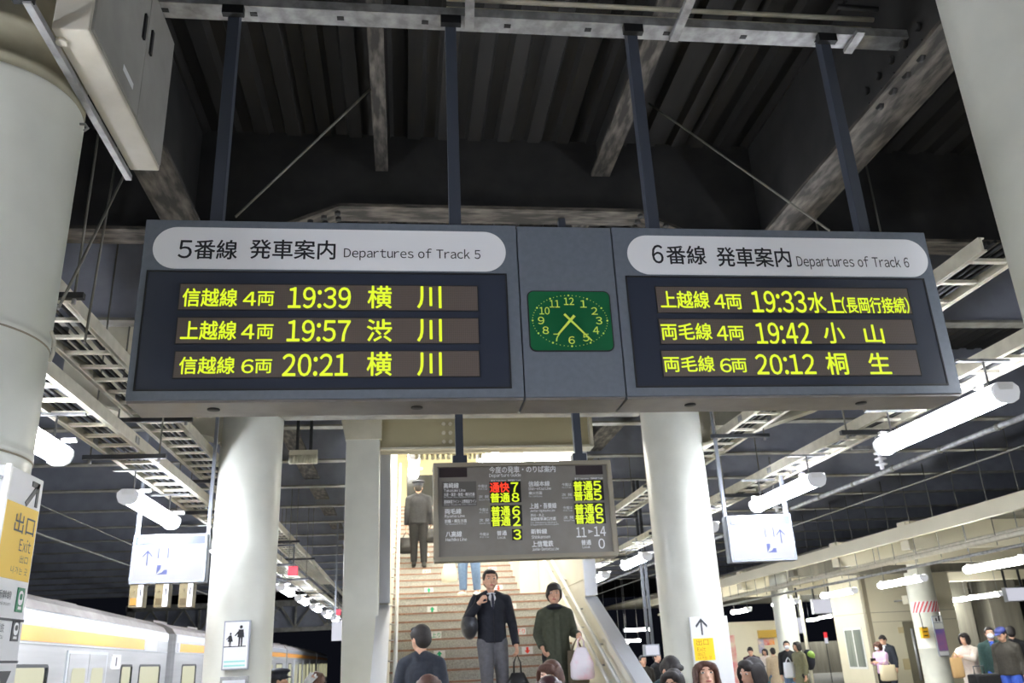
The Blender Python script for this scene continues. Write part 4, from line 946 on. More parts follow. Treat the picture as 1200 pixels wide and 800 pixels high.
# hanging lit signs far right
for x0, y0, x1, y1, Y, lb in ((953.5,702,977.5,718,28.6,'white lit hanging sign above the noise barrier on the far platform'),(925.5,724,942.5,741.5,28.6,'white lit hanging sign right of the far round pillar, lower of two'),(1180,688.5,1204,703.5,25,'white lit hanging sign at the right edge on the far platform'),(757,756,772,767,16.45,'small white lit sign left of the exit-board pillar')):
    q = pxbox(x0,y0,x1,y1,Y); t = thing('hanging_sign', lb, 'sign', ((q[0]+q[1])/2,Y,q[2]))
    MB().box(q[0]-.02, q[1]+.02, Y, Y+.16, q[2]-.02, q[3]+.02).build('frame', m_signframe, t); MB().box(q[0], q[1], Y-.006, Y+.15, q[2], q[3]).build('lit_face', m_lightbox, t)
    for x in (q[0]+.08, q[1]-.08): MB().box(x-.025, x+.025, Y+.06, Y+.11, q[3]+.02, 3.86 if x > 8 else 4.8).build('hanger_post', m_darksteel, t)
# noise barrier, dark piers and wall behind
nb = thing('noise_barrier', 'grey ribbed noise barrier behind the far tracks', 'barrier', (22,44,0), kind='structure')
MB().box(17.5, 27, 44, 44.1, .12, 1.62).build('panel', m_concrete, nb)
x = 17.6
while x < 27: MB().box(x-.05, x+.05, 43.95, 44.0, 0, 1.65).build('post', m_darksteel, nb); x += 2.3
struct('wall_far', MB().box(14, 46, 36, 36.3, -1.1, 6) if False else MB().box(19.9, 46, 34, 34.3, -1.1, 6), mat('dark_panel_wall', (62,60,56), .8, col2=(50,49,46), scale=1.5, stretch=(3,1,.4)), 'dark wall behind the far platform', 'wall')
for i, (xa, xb) in enumerate(((19.6,20.4),(21.1,22.3))):
    t = thing('concrete_pier', 'dim concrete pier at the back of the far platform, %s' % ('left of the masked man','behind the man in the blue cap','beside the striped pillar')[i], 'pier', (xa,30,0), kind='structure')
    MB().box(xa, xb, 30, 31, -1.1, 3.85).build('shaft', m_concrete, t, bevel=.02)
    MB().box(xa-.05, xb+.05, 29.95, 31.05, 0, .15).build('base', m_concrete, t)
p = at_y(968.5,747,36)
t = thing('red_white_sign', 'small upright red and white lit sign beyond the noise barrier', 'sign', (p.x,36,p.z-.2))
MB().box(p.x-.05, p.x+.05, 36, 36.1, p.z, p.z+.22).build('red_half', glow('red_sign', (255,50,60), 1), t); MB().box(p.x-.05, p.x+.05, 36, 36.1, p.z-.22, p.z).build('white_half', m_lightbox, t); MB().box(p.x-.012, p.x+.012, 36.1, 36.13, 0, p.z+.2).build('post', m_darksteel, t)
# kiosk at the left of the far platform
ks = thing('kiosk', 'cream kiosk with posters at the left of the far platform', 'kiosk', (11.2,29,0))
kx0, kx1 = at_y(856,760,29).x, at_y(908,760,29).x
MB().box(kx0, kx1+.4, 29, 31, 0, 2.35).build('body', m_farcream, ks)
q = pxbox(889,748,908,765,28.98)
for k, (c_, a_, b_) in enumerate((((70,120,200),0,.34),((214,60,60),.34,.68),((236,150,60),.68,1))):
    MB().box(q[0]+(q[1]-q[0])*a_, q[0]+(q[1]-q[0])*b_, 28.97, 29, q[2]+(.25 if k else 0), q[3]).build('poster', mat('poster_colour_%d' % k, c_, .5, col2=(220,200,190), scale=4), ks)
q = pxbox(889,738,906,747,28.9); MB().box(q[0], q[1]+.1, 28.85, 29, q[2], q[3]).build('yellow_sign', mat('kiosk_ochre', (196,160,70), .5), ks)
bb = thing('banner_stand', 'narrow upright banner behind the right pillar', 'banner', at_y(860,775,16))
q = pxbox(857,744,863.5,794,16); MB().box(q[0], q[1], 16, 16.03, .9, q[3]).build('banner', mat('banner_pink', (236,222,190), .5, col2=(230,120,130), scale=5), bb); MB().box((q[0]+q[1])/2-.02, (q[0]+q[1])/2+.02, 16.03, 16.06, 0, q[3]).build('pole', m_metal, bb); MB().box(q[0]-.1, q[1]+.1, 15.9, 16.2, 0, .04).build('base', m_darksteel, bb)

# ------------------------------------------------------------------ people
def cap_(mb, p0, p1, r0, r1, n=14):
    """tapered capsule"""
    p0, p1 = Vector(p0), Vector(p1); d = p1-p0; L = d.length; d = d.normalized() if L > 1e-6 else ZU
    u = Vector((0,1,0)) if abs(d.y) < .9 else Vector((1,0,0)); a = d.cross(u).normalized(); b = d.cross(a); rings = []
    for k in range(1,5): t = PI/2*k/4; rings.append((p0 - d*(r0*math.cos(t)), r0*math.sin(t)))
    for k in range(0,4): t = PI/2*k/4; rings.append((p1 + d*(r1*math.sin(t)), r1*math.cos(t)))
    vs = [p0-d*r0] + [c+a*(r*math.cos(2*PI*j/n))+b*(r*math.sin(2*PI*j/n)) for c, r in rings for j in range(n)] + [p1+d*r1]
    fs = [(0,1+(j+1)%n,1+j) for j in range(n)]; m_ = len(rings)
    for i in range(m_-1):
        for j in range(n): fs.append((1+i*n+j,1+i*n+(j+1)%n,1+(i+1)*n+(j+1)%n,1+(i+1)*n+j))
    e = 1+m_*n; fs += [(e,1+(m_-1)*n+j,1+(m_-1)*n+(j+1)%n) for j in range(n)]
    return mb.add(vs, fs, True)
def cone_(mb, p0, p1, r0, r1, n=18):
    """flat-ended elliptical frustum; r = (rx, ry) or a number"""
    p0, p1 = Vector(p0), Vector(p1); d = (p1-p0).normalized(); r0 = r0 if isinstance(r0, tuple) else (r0,r0); r1 = r1 if isinstance(r1, tuple) else (r1,r1)
    a = (XU - d*XU.dot(d)); a = a.normalized() if a.length > .2 else Vector((0,1,0)); b = d.cross(a)
    vs = [p0+a*(r0[0]*math.cos(2*PI*j/n))+b*(r0[1]*math.sin(2*PI*j/n)) for j in range(n)] + [p1+a*(r1[0]*math.cos(2*PI*j/n))+b*(r1[1]*math.sin(2*PI*j/n)) for j in range(n)]
    return mb.add(vs, [list(range(n))[::-1], list(range(n,2*n))] + [(j,(j+1)%n,n+(j+1)%n,n+j) for j in range(n)], True)
def fuse(mb, name, m, parent, voxel, smooth=4):
    """weld the shapes of mb into one continuous skin"""
    me = bpy.data.meshes.new('tmp'); me.from_pydata(mb.v, [], mb.f)
    bm = bmesh.new(); bm.from_mesh(me); bmesh.ops.remove_doubles(bm, verts=bm.verts, dist=1e-6); bmesh.ops.recalc_face_normals(bm, faces=bm.faces); bm.to_mesh(me); bm.free()
    o = bpy.data.objects.new('tmp', me); C.objects.link(o)
    r = o.modifiers.new('r', 'REMESH'); r.mode = 'VOXEL'; r.voxel_size = voxel; r.use_smooth_shade = True
    if smooth: q = o.modifiers.new('s', 'SMOOTH'); q.factor = .5; q.iterations = smooth
    dg = bpy.context.evaluated_depsgraph_get(); nm = bpy.data.meshes.new_from_object(o.evaluated_get(dg))
    bpy.data.objects.remove(o); bpy.data.meshes.remove(me)
    nm.name = name; nm.materials.clear(); nm.materials.append(m); nm.polygons.foreach_set('use_smooth', [True]*len(nm.polygons))
    ob = bpy.data.objects.new(name, nm); C.objects.link(ob); ob.parent = parent; return ob
def person(label, loc, face, H=1.7, skin=None, hair='short', hairm=None, top=None, topm=None, botm=None, shoem=None, pose=None, lean=0, head=(0,0), vox=.009,
           hem=.50, shirt=None, tie=None, hat=None, mask=None, bulk=1.0, group=None, skirt=False, eyes=True, arms=None, headtilt=0, sw=1.0, hs=1.0):
    """face: heading in degrees, 0 looks at -Y; +90 looks at +X. Arms: {'L':(elbow,wrist,curl)} in fractions of H, L is the person's left (+x when facing -Y)"""
    t = thing('person', label, 'person', loc, math.radians(face), group)
    skin = skin or m_skin; hairm = hairm or m_hairblack
    A = {'L': ((.135,.012,.635),(.145,-.03,.49),1), 'R': ((-.135,.012,.635),(-.145,-.03,.49),1)}
    if arms: A.update(arms)
    A = {k: ((e_[0]*sw,)+tuple(e_[1:]), (w_[0]*sw,)+tuple(w_[1:]), c_) for k, (e_, w_, c_) in A.items()}; bulk *= (1+sw)/2
    Lg = {'L': ((.056,-.012,.285),(.058,.005,.045)), 'R': ((-.056,-.012,.285),(-.058,.005,.045))}
    if pose: Lg.update(pose)
    RL = Matrix.Rotation(math.radians(lean), 3, 'X'); piv = Vector((0,0,.52))
    def up(p): return (piv + RL @ (Vector(p)-piv))*H
    def lo(p): return Vector(p)*H
    RH = Matrix.Rotation(math.radians(head[0]), 3, 'Z') @ Matrix.Rotation(math.radians(head[1]), 3, 'X') @ Matrix.Rotation(math.radians(headtilt), 3, 'Y'); hc = Vector((0,-.004,.872))
    def hd(p): return up(hc + RH @ ((Vector(p)-hc)*hs))
    def hell(mb, c, r): mb.ell(hd(c), tuple(x*H*hs for x in r), 18, 12, RL @ RH)
    def tell(mb, c, r): mb.ell(up(c), tuple(x*H for x in r), 18, 12, RL)
    b = MB()
    tell(b,(0,0,.735),(.098*bulk,.064,.115)); tell(b,(0,0,.63),(.086*bulk,.06,.10)); b.ell(lo((0,.004,.535)),(.094*H,.066*H,.075*H),18,12)
    cap_(b, up((-.09*sw,0,.80)), up((.09*sw,0,.80)), .038*H, .038*H)
    cap_(b, up((0,.004,.80)), hd((0,.0,.90)), .034*H, .029*H)
    hell(b,(0,-.002,.938),(.0455,.058,.064)); hell(b,(0,-.022,.905),(.036,.036,.036)); cap_(b, hd((0,-.048,.884)), hd((0,-.044,.888)), .014*H, .016*H)
    cap_(b, hd((0,-.058,.938)), hd((0,-.066,.917)), .0055*H, .009*H); hell(b,(0,-.055,.899),(.019,.010,.009))
    for s_ in (-1,1): hell(b,(s_*.046,.004,.928),(.006,.013,.019)); hell(b,(s_*.019,-.050,.945),(.014,.008,.008))
    wrists = {}
    for k, s_ in (('L',1),('R',-1)):
        kn, an = Lg[k]
        cap_(b, lo((s_*.05,0,.50)), lo(kn), .060*H, .040*H); cap_(b, lo(kn), lo(an), .038*H, .024*H)
        toe = Vector(an)+Vector((s_*.008,-.085,-.03)); cap_(b, lo(Vector(an)+Vector((0,.012,-.022))), lo(toe), .022*H, .016*H)
        el, wr, curl = A[k]; sh = (s_*.112*sw,0,.795)
        cap_(b, up(sh), up(el), .034*H, .026*H); cap_(b, up(el), up(wr), .025*H, .0165*H)
        d = (up(wr)-up(el)).normalized(); side = XU*(-s_) - d*(XU*(-s_)).dot(d); side = side.normalized() if side.length > .2 else Vector((0,-1,0)); fw = d.cross(side).normalized()*s_
        # palm, four unequal bent fingers, thumb from the side of the palm
        w0 = up(wr); pc = w0+d*.030*H; wrists[k] = (w0, d, side, fw)
        b.ell(pc, (.012*H,.025*H,.032*H), 12, 8, Matrix((side, fw, d)).transposed())
        for q, (o_, L_) in enumerate(((.018,.040),(.006,.045),(-.006,.042),(-.017,.033))):
            p0 = w0+d*.052*H+fw*o_*H; p1 = p0+(d*math.cos(.45*curl)+side*math.sin(.45*curl))*L_*.55*H; p2 = p1+(d*math.cos(1.25*curl)+side*math.sin(1.25*curl))*L_*.5*H
            cap_(b,p0,p1,.0058*H,.0052*H,8); cap_(b,p1,p2,.0052*H,.0044*H,8)
        p0 = w0+d*.020*H+fw*.022*H; p1 = p0+(d*.7+fw*.6+side*.4).normalized()*.026*H; p2 = p1+(d*.8+fw*.1+side*.6).normalized()*.022*H
        cap_(b,p0,p1,.0075*H,.0062*H,8); cap_(b,p1,p2,.0062*H,.005*H,8)
    body = fuse(b, 'body', skin, t, vox, 3)
    # clothes
    c = MB(); e = .016
    tell(c,(0,0,.735),(.098*bulk+e,.066+e,.112)); cap_(c, up((-.092*sw,0,.797)), up((.092*sw,0,.797)), .047*H, .047*H)
    cone_(c, up((0,0,.76)), up((0,.002,.60)), ((.108*bulk)*H,.080*H), ((.101*bulk)*H,.078*H))
    if hem >= .5: cone_(c, up((0,.002,.615)), up((0,.002,hem)), ((.102*bulk)*H,.079*H), ((.108*bulk)*H,.083*H))
    else:
        cone_(c, up((0,.002,.615)), up((0,.002,.5)), ((.102*bulk)*H,.079*H), ((.110*bulk)*H,.086*H)); cone_(c, lo((0,.002,.52)), lo((0,-.005,hem)), ((.110*bulk)*H,.086*H), ((.122*bulk)*H,.100*H))
    for k, s_ in (('L',1),('R',-1)):
        el, wr, curl = A[k]; w2 = Vector(el)+(Vector(wr)-Vector(el))*.94
        cap_(c, up((s_*.110*sw,0,.795)), up(el), .046*H, .036*H); cone_(c, up(el), up(w2), .036*H, .029*H); cap_(c, up(el), up(el), .0362*H, .0362*H)
    if shirt: cone_(c, up((0,.012,.80)), up((0,.016,.845)), (.052*H,.045*H), (.043*H,.036*H))
    else: cone_(c, up((0,.004,.80)), up((0,.006,.852)), (.055*H,.05*H), (.045*H,.041*H))
    for s_ in (-1,1): cap_(c, up((s_*.085,.004,.805)), up((s_*.02,.010,.845)), .040*H, .030*H)
    fuse(c, top or 'jacket', topm, t, max(vox, .011), 3)
    c = MB(); c.ell(lo((0,.004,.535)),(.100*H,.073*H,.078*H),18,12)
    for k, s_ in (('L',1),('R',-1)):
        kn, an = Lg[k]; a2 = Vector(an)+(Vector(kn)-Vector(an))*.06
        cap_(c, lo((s_*.05,0,.50)), lo(kn), .067*H, .050*H); cone_(c, lo(kn), lo(a2), .049*H, .038*H); cap_(c, lo(kn), lo(kn), .049*H, .049*H)
    fuse(c, 'trousers', botm or m_black, t, max(vox, .011), 3)
    for k, s_ in (('L',1),('R',-1)):
        an = Vector(Lg[k][1]); c = MB(); toe = an+Vector((s_*.008,-.09,-.028))
        cap_(c, lo(an+Vector((0,.016,-.020))), lo(toe), .027*H, .021*H); cap_(c, lo(an+Vector((0,.012,-.016))), lo(an+Vector((0,.006,.012))), .026*H, .026*H)
        fuse(c, 'shoe', shoem or m_black, t, .012, 2)
    if shirt:
        c = MB(); c.ell(up((0,-.056,.805)), (.028*H,.0235*H,.036*H), 14, 10, RL); c.ell(up((0,-.066,.765)), (.017*H,.0185*H,.046*H), 14, 10, RL); c.ell(up((0,-.022,.842)), (.034*H,.024*H,.009*H), 14, 8, RL); c.build('shirt', shirt, t, local=True)
        if tie: c = MB(); c.ell(up((0,-.087,.782)), (.011*H,.006*H,.055*H), 10, 8, RL); c.ell(up((0,-.066,.832)), (.010*H,.008*H,.010*H), 10, 8, RL); c.build('tie', tie, t, local=True)
    h = MB()
    if hair:
        hell(h,(0,.012,.955),(.052,.058,.056)); hell(h,(0,.026,.930),(.049,.044,.050))
        if hair in ('short','cap'): hell(h,(0,-.034,.985),(.036,.024,.016)); [hell(h,(s_*.044,-.008,.955),(.009,.022,.026)) for s_ in (-1,1)]
        if hair == 'crop':
            hell(h,(0,.012,.960),(.055,.060,.060)); hell(h,(0,.024,.922),(.053,.044,.048)); hell(h,(-.010,-.038,.978),(.042,.024,.030)); hell(h,(-.036,-.030,.958),(.016,.026,.034))
            for s_ in (-1,1): hell(h,(s_*.047,.002,.940),(.012,.034,.036))
        if hair == 'bob':
            hell(h,(0,.022,.912),(.060,.046,.060)); hell(h,(0,-.036,.982),(.044,.028,.022)); hell(h,(.022,-.046,.968),(.026,.016,.020))
            for s_ in (-1,1): hell(h,(s_*.051,-.010,.935),(.013,.046,.050)); hell(h,(s_*.050,-.012,.905),(.014,.038,.046))
        if hair == 'long':
            hell(h,(0,.026,.89),(.060,.042,.085)); hell(h,(0,-.030,.986),(.044,.030,.020))
            for s_ in (-1,1):
                hell(h,(s_*.034,-.040,.972),(.022,.020,.022)); hell(h,(s_*.051,-.014,.940),(.013,.044,.050)); hell(h,(s_*.053,-.010,.885),(.015,.040,.070))
        fuse(h, 'hair', hairm, t, max(vox*.8,.008), 2)
    if hat:
        h = MB(); hell(h,(0,.006,.975),(.060,.068,.040)); 
        if hat[0] == 'peaked':
            h = MB(); cone_(h, hd((0,.004,.965)), hd((0,.004,.992)), (.058*H,.066*H), (.060*H,.068*H)); hell(h,(0,.0,1.0),(.080,.086,.022)); cone_(h, hd((0,.006,.945)), hd((0,.004,.97)), (.058*H,.066*H), (.060*H,.068*H)); hell(h,(0,-.070,.956),(.044,.030,.006))
        elif hat[0] == 'cap': hell(h,(0,-.066,.962),(.042,.040,.007))
        fuse(h, 'cap', hat[1], t, .008, 2)
    if mask:
        h = MB(); hell(h,(0,-.046,.908),(.038,.030,.030)); h.build('face_mask', mask, t, local=True)
    if eyes:
        lp = MB()
        for s_ in (-1,1):
            w = MB(); p = MB(); br = MB()
            hell(w,(s_*.019,-.0545,.941),(.009,.005,.0036)); hell(p,(s_*.019,-.0590,.941),(.0040,.002,.0036))
            cap_(br, hd((s_*.010,-.0590,.954)), hd((s_*.029,-.0525,.956)), .0021*H, .0017*H, 8)
            ew = w.build('eye', m_eyewhite, t, local=True); p.build('pupil', m_ink, ew, local=True); br.build('eyebrow', hairm, t, local=True)
        if not mask: hell(lp,(0,-.0635,.8985),(.014,.0035,.0045)); lp.build('lips', m_lip, t, local=True)
    return t, {k: tuple(v for v in wrists[k]) for k in wrists}
def world(t, p):
    return Matrix.Translation(t.location) @ Matrix.Rotation(t.rotation_euler.z, 4, 'Z') @ Vector(p)
def place(px, py, Y, H, zfloor=None, hat=0):
    """standing spot of a person whose crown shows at that pixel when they stand at depth Y"""
    p = at_y(px, py, Y); return Vector((p.x, Y, p.z-H if zfloor is None else zfloor))
cl = lambda n, c, c2=None, **k: mat(n, c, .8, col2=c2 or tuple(max(0,x-10) for x in c), scale=25, bump=.15, **k)
k_navy = cl('navy_cloth', (30,33,46)); k_char = cl('charcoal_cloth', (40,41,46)); k_suit = cl('dark_suit_cloth', (40,45,56)); k_grey = cl('grey_trouser_cloth', (104,104,110))
k_olive = cl('olive_cloth', (72,76,62)); k_olive2 = cl('olive_parka_cloth', (112,110,84)); k_black = cl('black_cloth', (26,26,30)); k_teal = cl('teal_cloth', (52,78,84)); k_beige = cl('beige_cloth', (196,176,150))
k_lilac = cl('lilac_cloth', (206,172,206)); k_cream = cl('cream_coat_cloth', (222,208,198)); k_green = cl('bottle_green_cloth', (40,66,64)); k_brown = cl('dark_brown_cloth', (54,50,44)); k_jean = cl('denim', (104,128,162)); k_blue = cl('royal_blue_cloth', (58,92,190))
k_wht = mat('white_cotton', (230,232,240), .7); k_tie = mat('navy_tie', (26,30,60), .5); k_capn = mat('navy_cap_cloth', (34,38,52), .7); k_shoe = mat('white_shoe', (226,226,220), .5)
m_leather = mat('black_leather', (24,24,26), .38, bump=.2, scale=60); m_silverbag = mat('grey_black_bag', (44,46,52), .28, col2=(120,124,132), scale=6, lo=.5, hi=.75); m_plastic = mat('white_plastic_bag', (240,232,240), .3, col2=(244,196,210), scale=5, lo=.45, hi=.7); m_paper = mat('brown_paper_bag', (112,100,82), .7)
m_glove = mat('white_glove', (236,236,240), .7)

def bag(name, label, c, w, d, h, m, straps, hold=None, taper=.75, cat='bag', r=.3):
    """soft bag hanging below the point c (its handle top)"""
    c = Vector(c); t = thing(name, label, cat, c-Vector((0,0,h)))
    mb = MB(); n = 20; rows = []
    hs = hold or h*.3
    for i, (f, z) in enumerate(((.55,-h),(.86,-h*.985),(1,-h*.93),(.99,-h+ (h-hs)*.5),(taper,-hs-.005),(taper*.9,-hs))):
        row = []
        for j in range(n):
            a = 2*PI*j/n; ca, sa = math.cos(a), math.sin(a); k = (abs(ca)**4+abs(sa)**4)**-.25
            row.append(c+Vector((w/2*f*ca*k, d/2*f*sa*k*(1 if i < 4 else .7), z)))
        rows.append(row)
    vs = [p for r_ in rows for p in r_]; fs = [list(range(n))[::-1], [5*n+j for j in range(n)]]
    for i in range(5):
        for j in range(n): fs.append((i*n+j,i*n+(j+1)%n,(i+1)*n+(j+1)%n,(i+1)*n+j))
    mb.add(vs, fs, True); mb.build('bag_body', m, t)
    for s_ in ((-1,1) if straps == 2 else (0,)):
        pts = [c+Vector((-w*.26*taper*1.1, s_*d*.2, -hs-.01)), c+Vector((-w*.13, s_*d*.1, -hs*.45)), c+Vector((0,0,0)), c+Vector((w*.13, s_*d*.1, -hs*.45)), c+Vector((w*.26*taper*1.1, s_*d*.2, -hs-.01))]
        MB().tube(pts, .008, 8).build('bag_handle', m, t)
    return t
def grip(t, w, k): w0, d, side, fw = w[k]; return world(t, w0 + d*.10 + side*.012)

# man with shoulder bag coming down the stairs
Y = 10.75; L = place(574, 668, Y, 1.73, step_z(Y)); Hm = (at_y(574,668,Y).z - L.z)/1.012
pm, wm = person('man in navy jacket and grey trousers walking down the stairs with two bags', L, 4, Hm, hairm=m_hairblack, topm=k_navy, botm=k_grey, shirt=k_wht, tie=k_tie, vox=.0075, hem=.50, bulk=1.02, hs=1.10,
    pose={'L':((.06,-.03,.29),(.06,.005,.045)),'R':((-.058,-.075,.30),(-.055,-.045,.075))}, arms={'R':((-.185,-.03,.665),(-.105,-.115,.775),2.0),'L':((.155,.01,.63),(.168,-.045,.47),1.7)})
MB().bar((.004*Hm,-.084*Hm,.49*Hm),(.004*Hm,-.084*Hm,.70*Hm),.006,.008).build('zip', k_char, pm, local=True)
bag('tote_bag', 'black tote bag in the left hand of the man with the navy jacket', grip(pm,wm,'L'), .30, .13, .50, m_leather, 2, .2, .5)
w0 = at_y(550,733,10.72)
t = thing('shoulder_bag', 'glossy grey black shoulder bag at the hip of the man in the navy jacket', 'bag', w0)
MB().ell(w0, (.105,.16,.16), 24, 16).build('bag_body', m_silverbag, t)
MB().tube([w0+Vector((0,.08,.15)), world(pm,Vector((-.12*Hm,.05,.845*Hm))), world(pm,Vector((-.105*Hm,-.075,.83*Hm))), w0+Vector((.03,-.12,.16))], .014, 8).build('strap', m_leather, t)
# woman in olive coat
Y = 10.5; L = place(648, 685, Y, 1.6, step_z(Y)); Hw = (at_y(648,685,Y).z - L.z)/1.012
pw, ww = person('woman in long olive coat on the stairs carrying a white plastic bag', L, -8, Hw, hair='crop', topm=k_olive, top='coat', botm=k_black, vox=.0075, hem=.25, bulk=1.04, sw=.88, hs=1.10, shirt=None, headtilt=3,
    arms={'L':((.155,.03,.655),(.19,-.12,.635),1.8),'R':((-.160,.03,.655),(-.122,-.06,.555),1.5)})
MB().bar((.012*Hw,-.098*Hw,.30*Hw),(.012*Hw,-.083*Hw,.80*Hw),.035*Hw,.006).build('placket', k_olive, pw, local=True)
MB().ell((0,-.02*Hw,.848*Hw), (.062*Hw,.055*Hw,.024*Hw), 20, 10).build('scarf', k_navy, pw, local=True)
bag('plastic_bag', 'white and pink plastic bag held by the woman in olive', grip(pw,ww,'L'), .27, .12, .47, m_plastic, 2, .12, .45)
bag('paper_bag', 'brown paper bag beside the coat of the woman in olive', grip(pw,ww,'L')+Vector((-.02,.14,-.03)), .24, .10, .50, m_paper, 2, .12, .95)
# dark-suited man going up, back to us
Y = 8.93; L = place(494.5, 733, Y, 1.7, step_z(Y)); Hs = at_y(494.5,733,Y).z - L.z
person('man in dark suit going up at the foot of the stairs, back turned', L, 165, Hs, topm=k_suit, botm=k_suit, shirt=k_wht, vox=.009, bulk=.95, sw=.84, head=(48,4), lean=-5,
    pose={'L':((.056,-.06,.30),(.058,-.05,.10)),'R':((-.056,-.012,.285),(-.058,.03,.045))}, arms={'L':((.15,.05,.64),(.15,-.04,.50),1.2),'R':((-.165,.06,.65),(-.15,-.06,.53),1.2)})
# station worker near the top
Y = 16.45; L = Vector((at_y(490.5,600,Y).x, Y, step_z(Y))); Hu = at_y(487,562,Y).z - L.z
pu, wu = person('uniformed man with round cap climbing near the top of the stairs, back turned', L, 178, Hu/1.03, topm=k_char, botm=k_black, vox=.011, bulk=1.05, hat=('peaked',k_capn), eyes=False,
    pose={'L':((.056,-.03,.29),(.058,-.02,.06)),'R':((-.056,-.0,.285),(-.058,.03,.045))})
bag('briefcase', 'black briefcase in the left hand of the uniformed man', grip(pu,wu,'L'), .28, .12, .42, m_leather, 1, .12, .98)
bag('shoulder_bag', 'black soft bag at the right side of the uniformed man', grip(pu,wu,'R')+Vector((.05,-.05,.12)), .36, .22, .36, m_leather, 1, .1, .8)
# jeans behind the guide board
Y = 14.6; L = Vector((at_y(551,670,Y).x, Y, step_z(Y)))
pj, wj = person('person in pale jeans and white shoes on the stairs, upper body behind the guide board', L, -25, 1.65, topm=k_beige, botm=k_jean, shoem=k_shoe, vox=.011, pose={'L':((.07,-.03,.285),(.075,-.01,.045)),'R':((-.06,-.05,.29),(-.06,-.05,.05))})
bag('carrier_bag', 'pale carrier bag beside the person in jeans', grip(pj,wj,'R')+Vector((-.10,-.05,-.02)), .27, .12, .46, mat('pale_bag', (226,226,206), .4), 2, .12, .6)
# heads along the bottom edge
def crowd(label, px, py, Y, H, face, **k):
    L = Vector((at_y(px,py,Y).x, Y, 0)); H = at_y(px,py,Y).z
    return person(label, L, face, H, **k)
crowd('woman with brown hair below the woman in olive, facing us', 646, 775, 6.9, 1.5, -20, hair='bob', hairm=m_hairbrown, topm=k_navy, vox=.009, head=(-18,12))
crowd('person with dark purple-brown hair at the bottom edge, in front of the brown-haired woman', 643, 793, 5.9, 1.5, 175, hair='bob', hairm=mat('hair_plum', (48,28,32), .4, col2=(76,48,52), scale=60, stretch=(6,6,.6)), topm=k_black, vox=.010, eyes=False)
crowd('person with brown hair at the bottom edge, below the man in the dark suit', 502, 792, 6.3, 1.5, 170, hair='bob', hairm=m_hairbrown, topm=k_black, vox=.010, eyes=False)
crowd('woman with long brown hair looking up, in front of the exit-board pillar', 826, 776, 6.3, 1.5, -5, hair='long', hairm=m_hairbrown, topm=k_beige, vox=.0075, head=(-5,-22))
crowd('woman with dark bobbed hair facing left, right of the exit-board pillar', 881, 772, 6.4, 1.5, -62, hair='bob', topm=k_navy, vox=.008, head=(-8,6))
crowd('woman with long black hair at the left foot of the exit-board pillar', 789, 785, 6.9, 1.5, -28, hair='long', topm=k_black, vox=.009, head=(-10,12))
L = Vector((at_y(764,778,8.0).x, 8.0, 0))
person('man in teal jacket bending forward left of the exit-board pillar', L, 25, 1.58, topm=k_teal, vox=.009, lean=18, head=(8,26))
# platform attendant on the left raising a white glove
Y = 10.75; L = Vector((at_y(327,782,Y).x, Y, 0)); Ha = at_y(327,781,Y).z/1.03
pa, wa = person('attendant in navy cap raising a white gloved hand, right of the poster pillar', L, 100, Ha, topm=k_suit, botm=k_suit, vox=.009, hat=('peaked',k_capn), eyes=True, arms={'L':((.15,-.10,.76),(.13,-.20,.885),.25)})
w0, d, side, fw = wa['L']; g = MB()
g.ell(w0+d*.03*Ha, (.016*Ha,.031*Ha,.040*Ha), 12, 8, Matrix((side,fw,d)).transposed()); cone_(g, w0-d*.03*Ha, w0+d*.02*Ha, .021*Ha, .022*Ha)
for o_, L_ in ((.022,.050),(.008,.056),(-.008,.052),(-.021,.042)): cap_(g, w0+d*.055*Ha+fw*o_*Ha, w0+d*(.055+L_)*Ha+fw*o_*1.35*Ha+side*.006*Ha, .0085*Ha, .007*Ha, 10)
cap_(g, w0+d*.02*Ha+fw*.024*Ha, w0+d*.055*Ha+fw*.055*Ha, .010*Ha, .008*Ha, 10)
fuse(g, 'glove', m_glove, pa, .007, 2)
crowd('person with dark brown hair between the attendant and the square column', 371, 788, 11.5, 1.5, 160, hair='bob', hairm=m_hairbrown, topm=k_black, vox=.011, eyes=False)
# distant people right
def far(label, px, py, Y, face, **k):
    p = at_y(px, py, Y); return person(label, Vector((p.x, Y, 0)), face, p.z, vox=.013, **k)
far('man in dark suit bowing his head beside the waiting room', 1035, 744, 23.6, -60, topm=k_suit, botm=k_suit, shirt=k_wht, head=(-10,30))
pp_, wp_ = far('woman in lilac cardigan looking at her phone beside the waiting room', 1029, 752, 22.2, -75, hair='bob', hairm=m_hairbrown, topm=k_lilac, botm=k_black, head=(0,18), mask=k_wht, arms={'L':((.13,-.03,.66),(.07,-.15,.68),1.2),'R':((-.13,-.03,.66),(-.07,-.15,.68),1.2)})
p = world(pp_, Vector((0,-.17*1.6,.69*1.6))); t = thing('phone', 'phone held by the woman in lilac', 'phone', p); MB().box(p.x-.07,p.x+.07,p.y-.006,p.y+.006,p.z-.04,p.z+.04).build('screen', m_black, t, bevel=.003)
bag('handbag', 'cream handbag with tan flap at the side of the woman in lilac', at_y(1038,772,21.9), .44, .14, .52, mat('cream_bag', (222,208,176), .5), 1, .14, .95)
p2_, w2_ = far('person in cream coat and dark hair reaching out right of the striped pillar', 1129, 742, 17.2, -70, hair='bob', topm=k_cream, top='coat', botm=k_cream, hem=.26, arms={'L':((.13,-.09,.70),(.06,-.20,.73),1.2),'R':((-.13,-.09,.70),(-.06,-.20,.73),1.2)})
bag('shopping_bag', 'tan paper bag hanging before the person in the cream coat', at_y(1118,764,16.9), .24, .12, .48, mat('tan_paper', (196,160,110), .7), 2, .1, .98)
far('man with white mask and bottle green jacket at the right edge', 1158, 735, 16.6, -30, topm=k_green, botm=k_blue, mask=k_wht, shirt=k_blue)
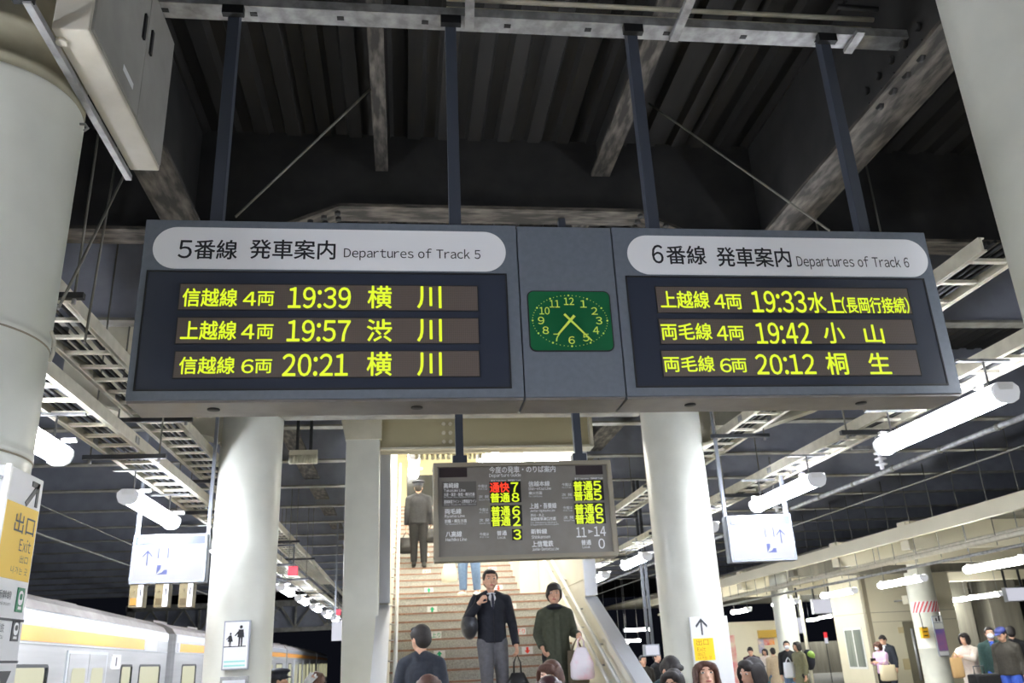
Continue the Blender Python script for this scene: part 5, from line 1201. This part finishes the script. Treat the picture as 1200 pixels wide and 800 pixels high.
far('man in navy cap and dark brown jacket looking down at the right edge', 1173, 735.5, 16.0, -58, topm=k_brown, botm=k_blue, hat=('cap',mat('blue_cap', (44,52,110), .7)), head=(-10,22), bulk=1.15)
far('man in black coat at the far right, back turned behind the man in the cap', 1183, 734, 17.0, 150, topm=k_black, botm=k_black, bulk=1.1, eyes=False)
t = thing('suitcase', 'black suitcase standing before the masked man', 'suitcase', (at_y(1150,780,15.6).x, 15.6, 0)); x = t.location.x
MB().box(x-.24, x+.24, 15.45, 15.75, .07, .92).build('shell', k_black, t, bevel=.04)
for dx in (-.18,.18): MB().tube([(x+dx-.02,15.6,.04),(x+dx+.02,15.6,.04)], .04, 12).build('wheel', m_black, t)
MB().tube([(x-.1,15.7,.9),(x-.1,15.7,1.05),(x+.1,15.7,1.05),(x+.1,15.7,.9)], .012, 8).build('handle', m_darksteel, t)
far('person in black jacket and mask beside the far round pillar', 921, 751, 23.0, -20, topm=k_black, botm=k_jean, mask=k_wht)
pb_, wb_ = far('person in olive parka with backpack, right of the far round pillar', 933.5, 752, 22.4, -78, hair='bob', topm=k_olive2, top='parka', botm=k_black, hem=.33, eyes=False)
p = world(pb_, Vector((0,.30,1.18))); t = thing('backpack', 'dark backpack with green panel on the person in the olive parka', 'backpack', p)
MB().ell(p, (.15,.17,.26), 16, 12).build('pack', k_navy, t); MB().ell(p+Vector((.02,-.06,.1)), (.12,.12,.12), 14, 10).build('pocket', mat('lime_panel', (120,150,60), .6), t)
bag('carrier_bag', 'small white bag before the person in the black jacket', at_y(923,770,22.6), .30, .12, .50, k_wht, 2, .12, .9)
far('person in beige coat by the kiosk', 905, 759, 24.9, 170, topm=k_beige, top='coat', botm=k_jean, hem=.36, eyes=False)
far('person in dark maroon jacket looking down left of the kiosk', 879, 758, 24.5, -30, topm=cl('maroon_cloth', (62,40,48)), head=(0,28))
far('person in pale top by the kiosk posters', 896, 760, 27.5, -40, hair='bob', topm=k_cream, botm=k_black)
t = thing('suitcase', 'teal suitcase at the feet of the person in the beige coat', 'suitcase', (at_y(903,790,25.6).x, 25.6, 0)); x = t.location.x
MB().box(x-.28, x+.28, 25.45, 25.75, .07, .80).build('shell', mat('teal_shell', (84,138,148), .4), t, bevel=.04)
for dx in (-.2,.2): MB().tube([(x+dx-.02,25.6,.04),(x+dx+.02,25.6,.04)], .04, 12).build('wheel', m_black, t)
MB().tube([(x-.12,25.7,.78),(x-.12,25.7,1.0),(x+.12,25.7,1.0),(x+.12,25.7,.78)], .012, 8).build('handle', m_darksteel, t)
far('person in dark coat far down the platform left of the exit-board pillar', 753, 768, 19.0, 10, topm=k_brown)
far('person in black jacket far down the platform beside the exit-board pillar', 769, 764, 20.0, 40, topm=k_black)
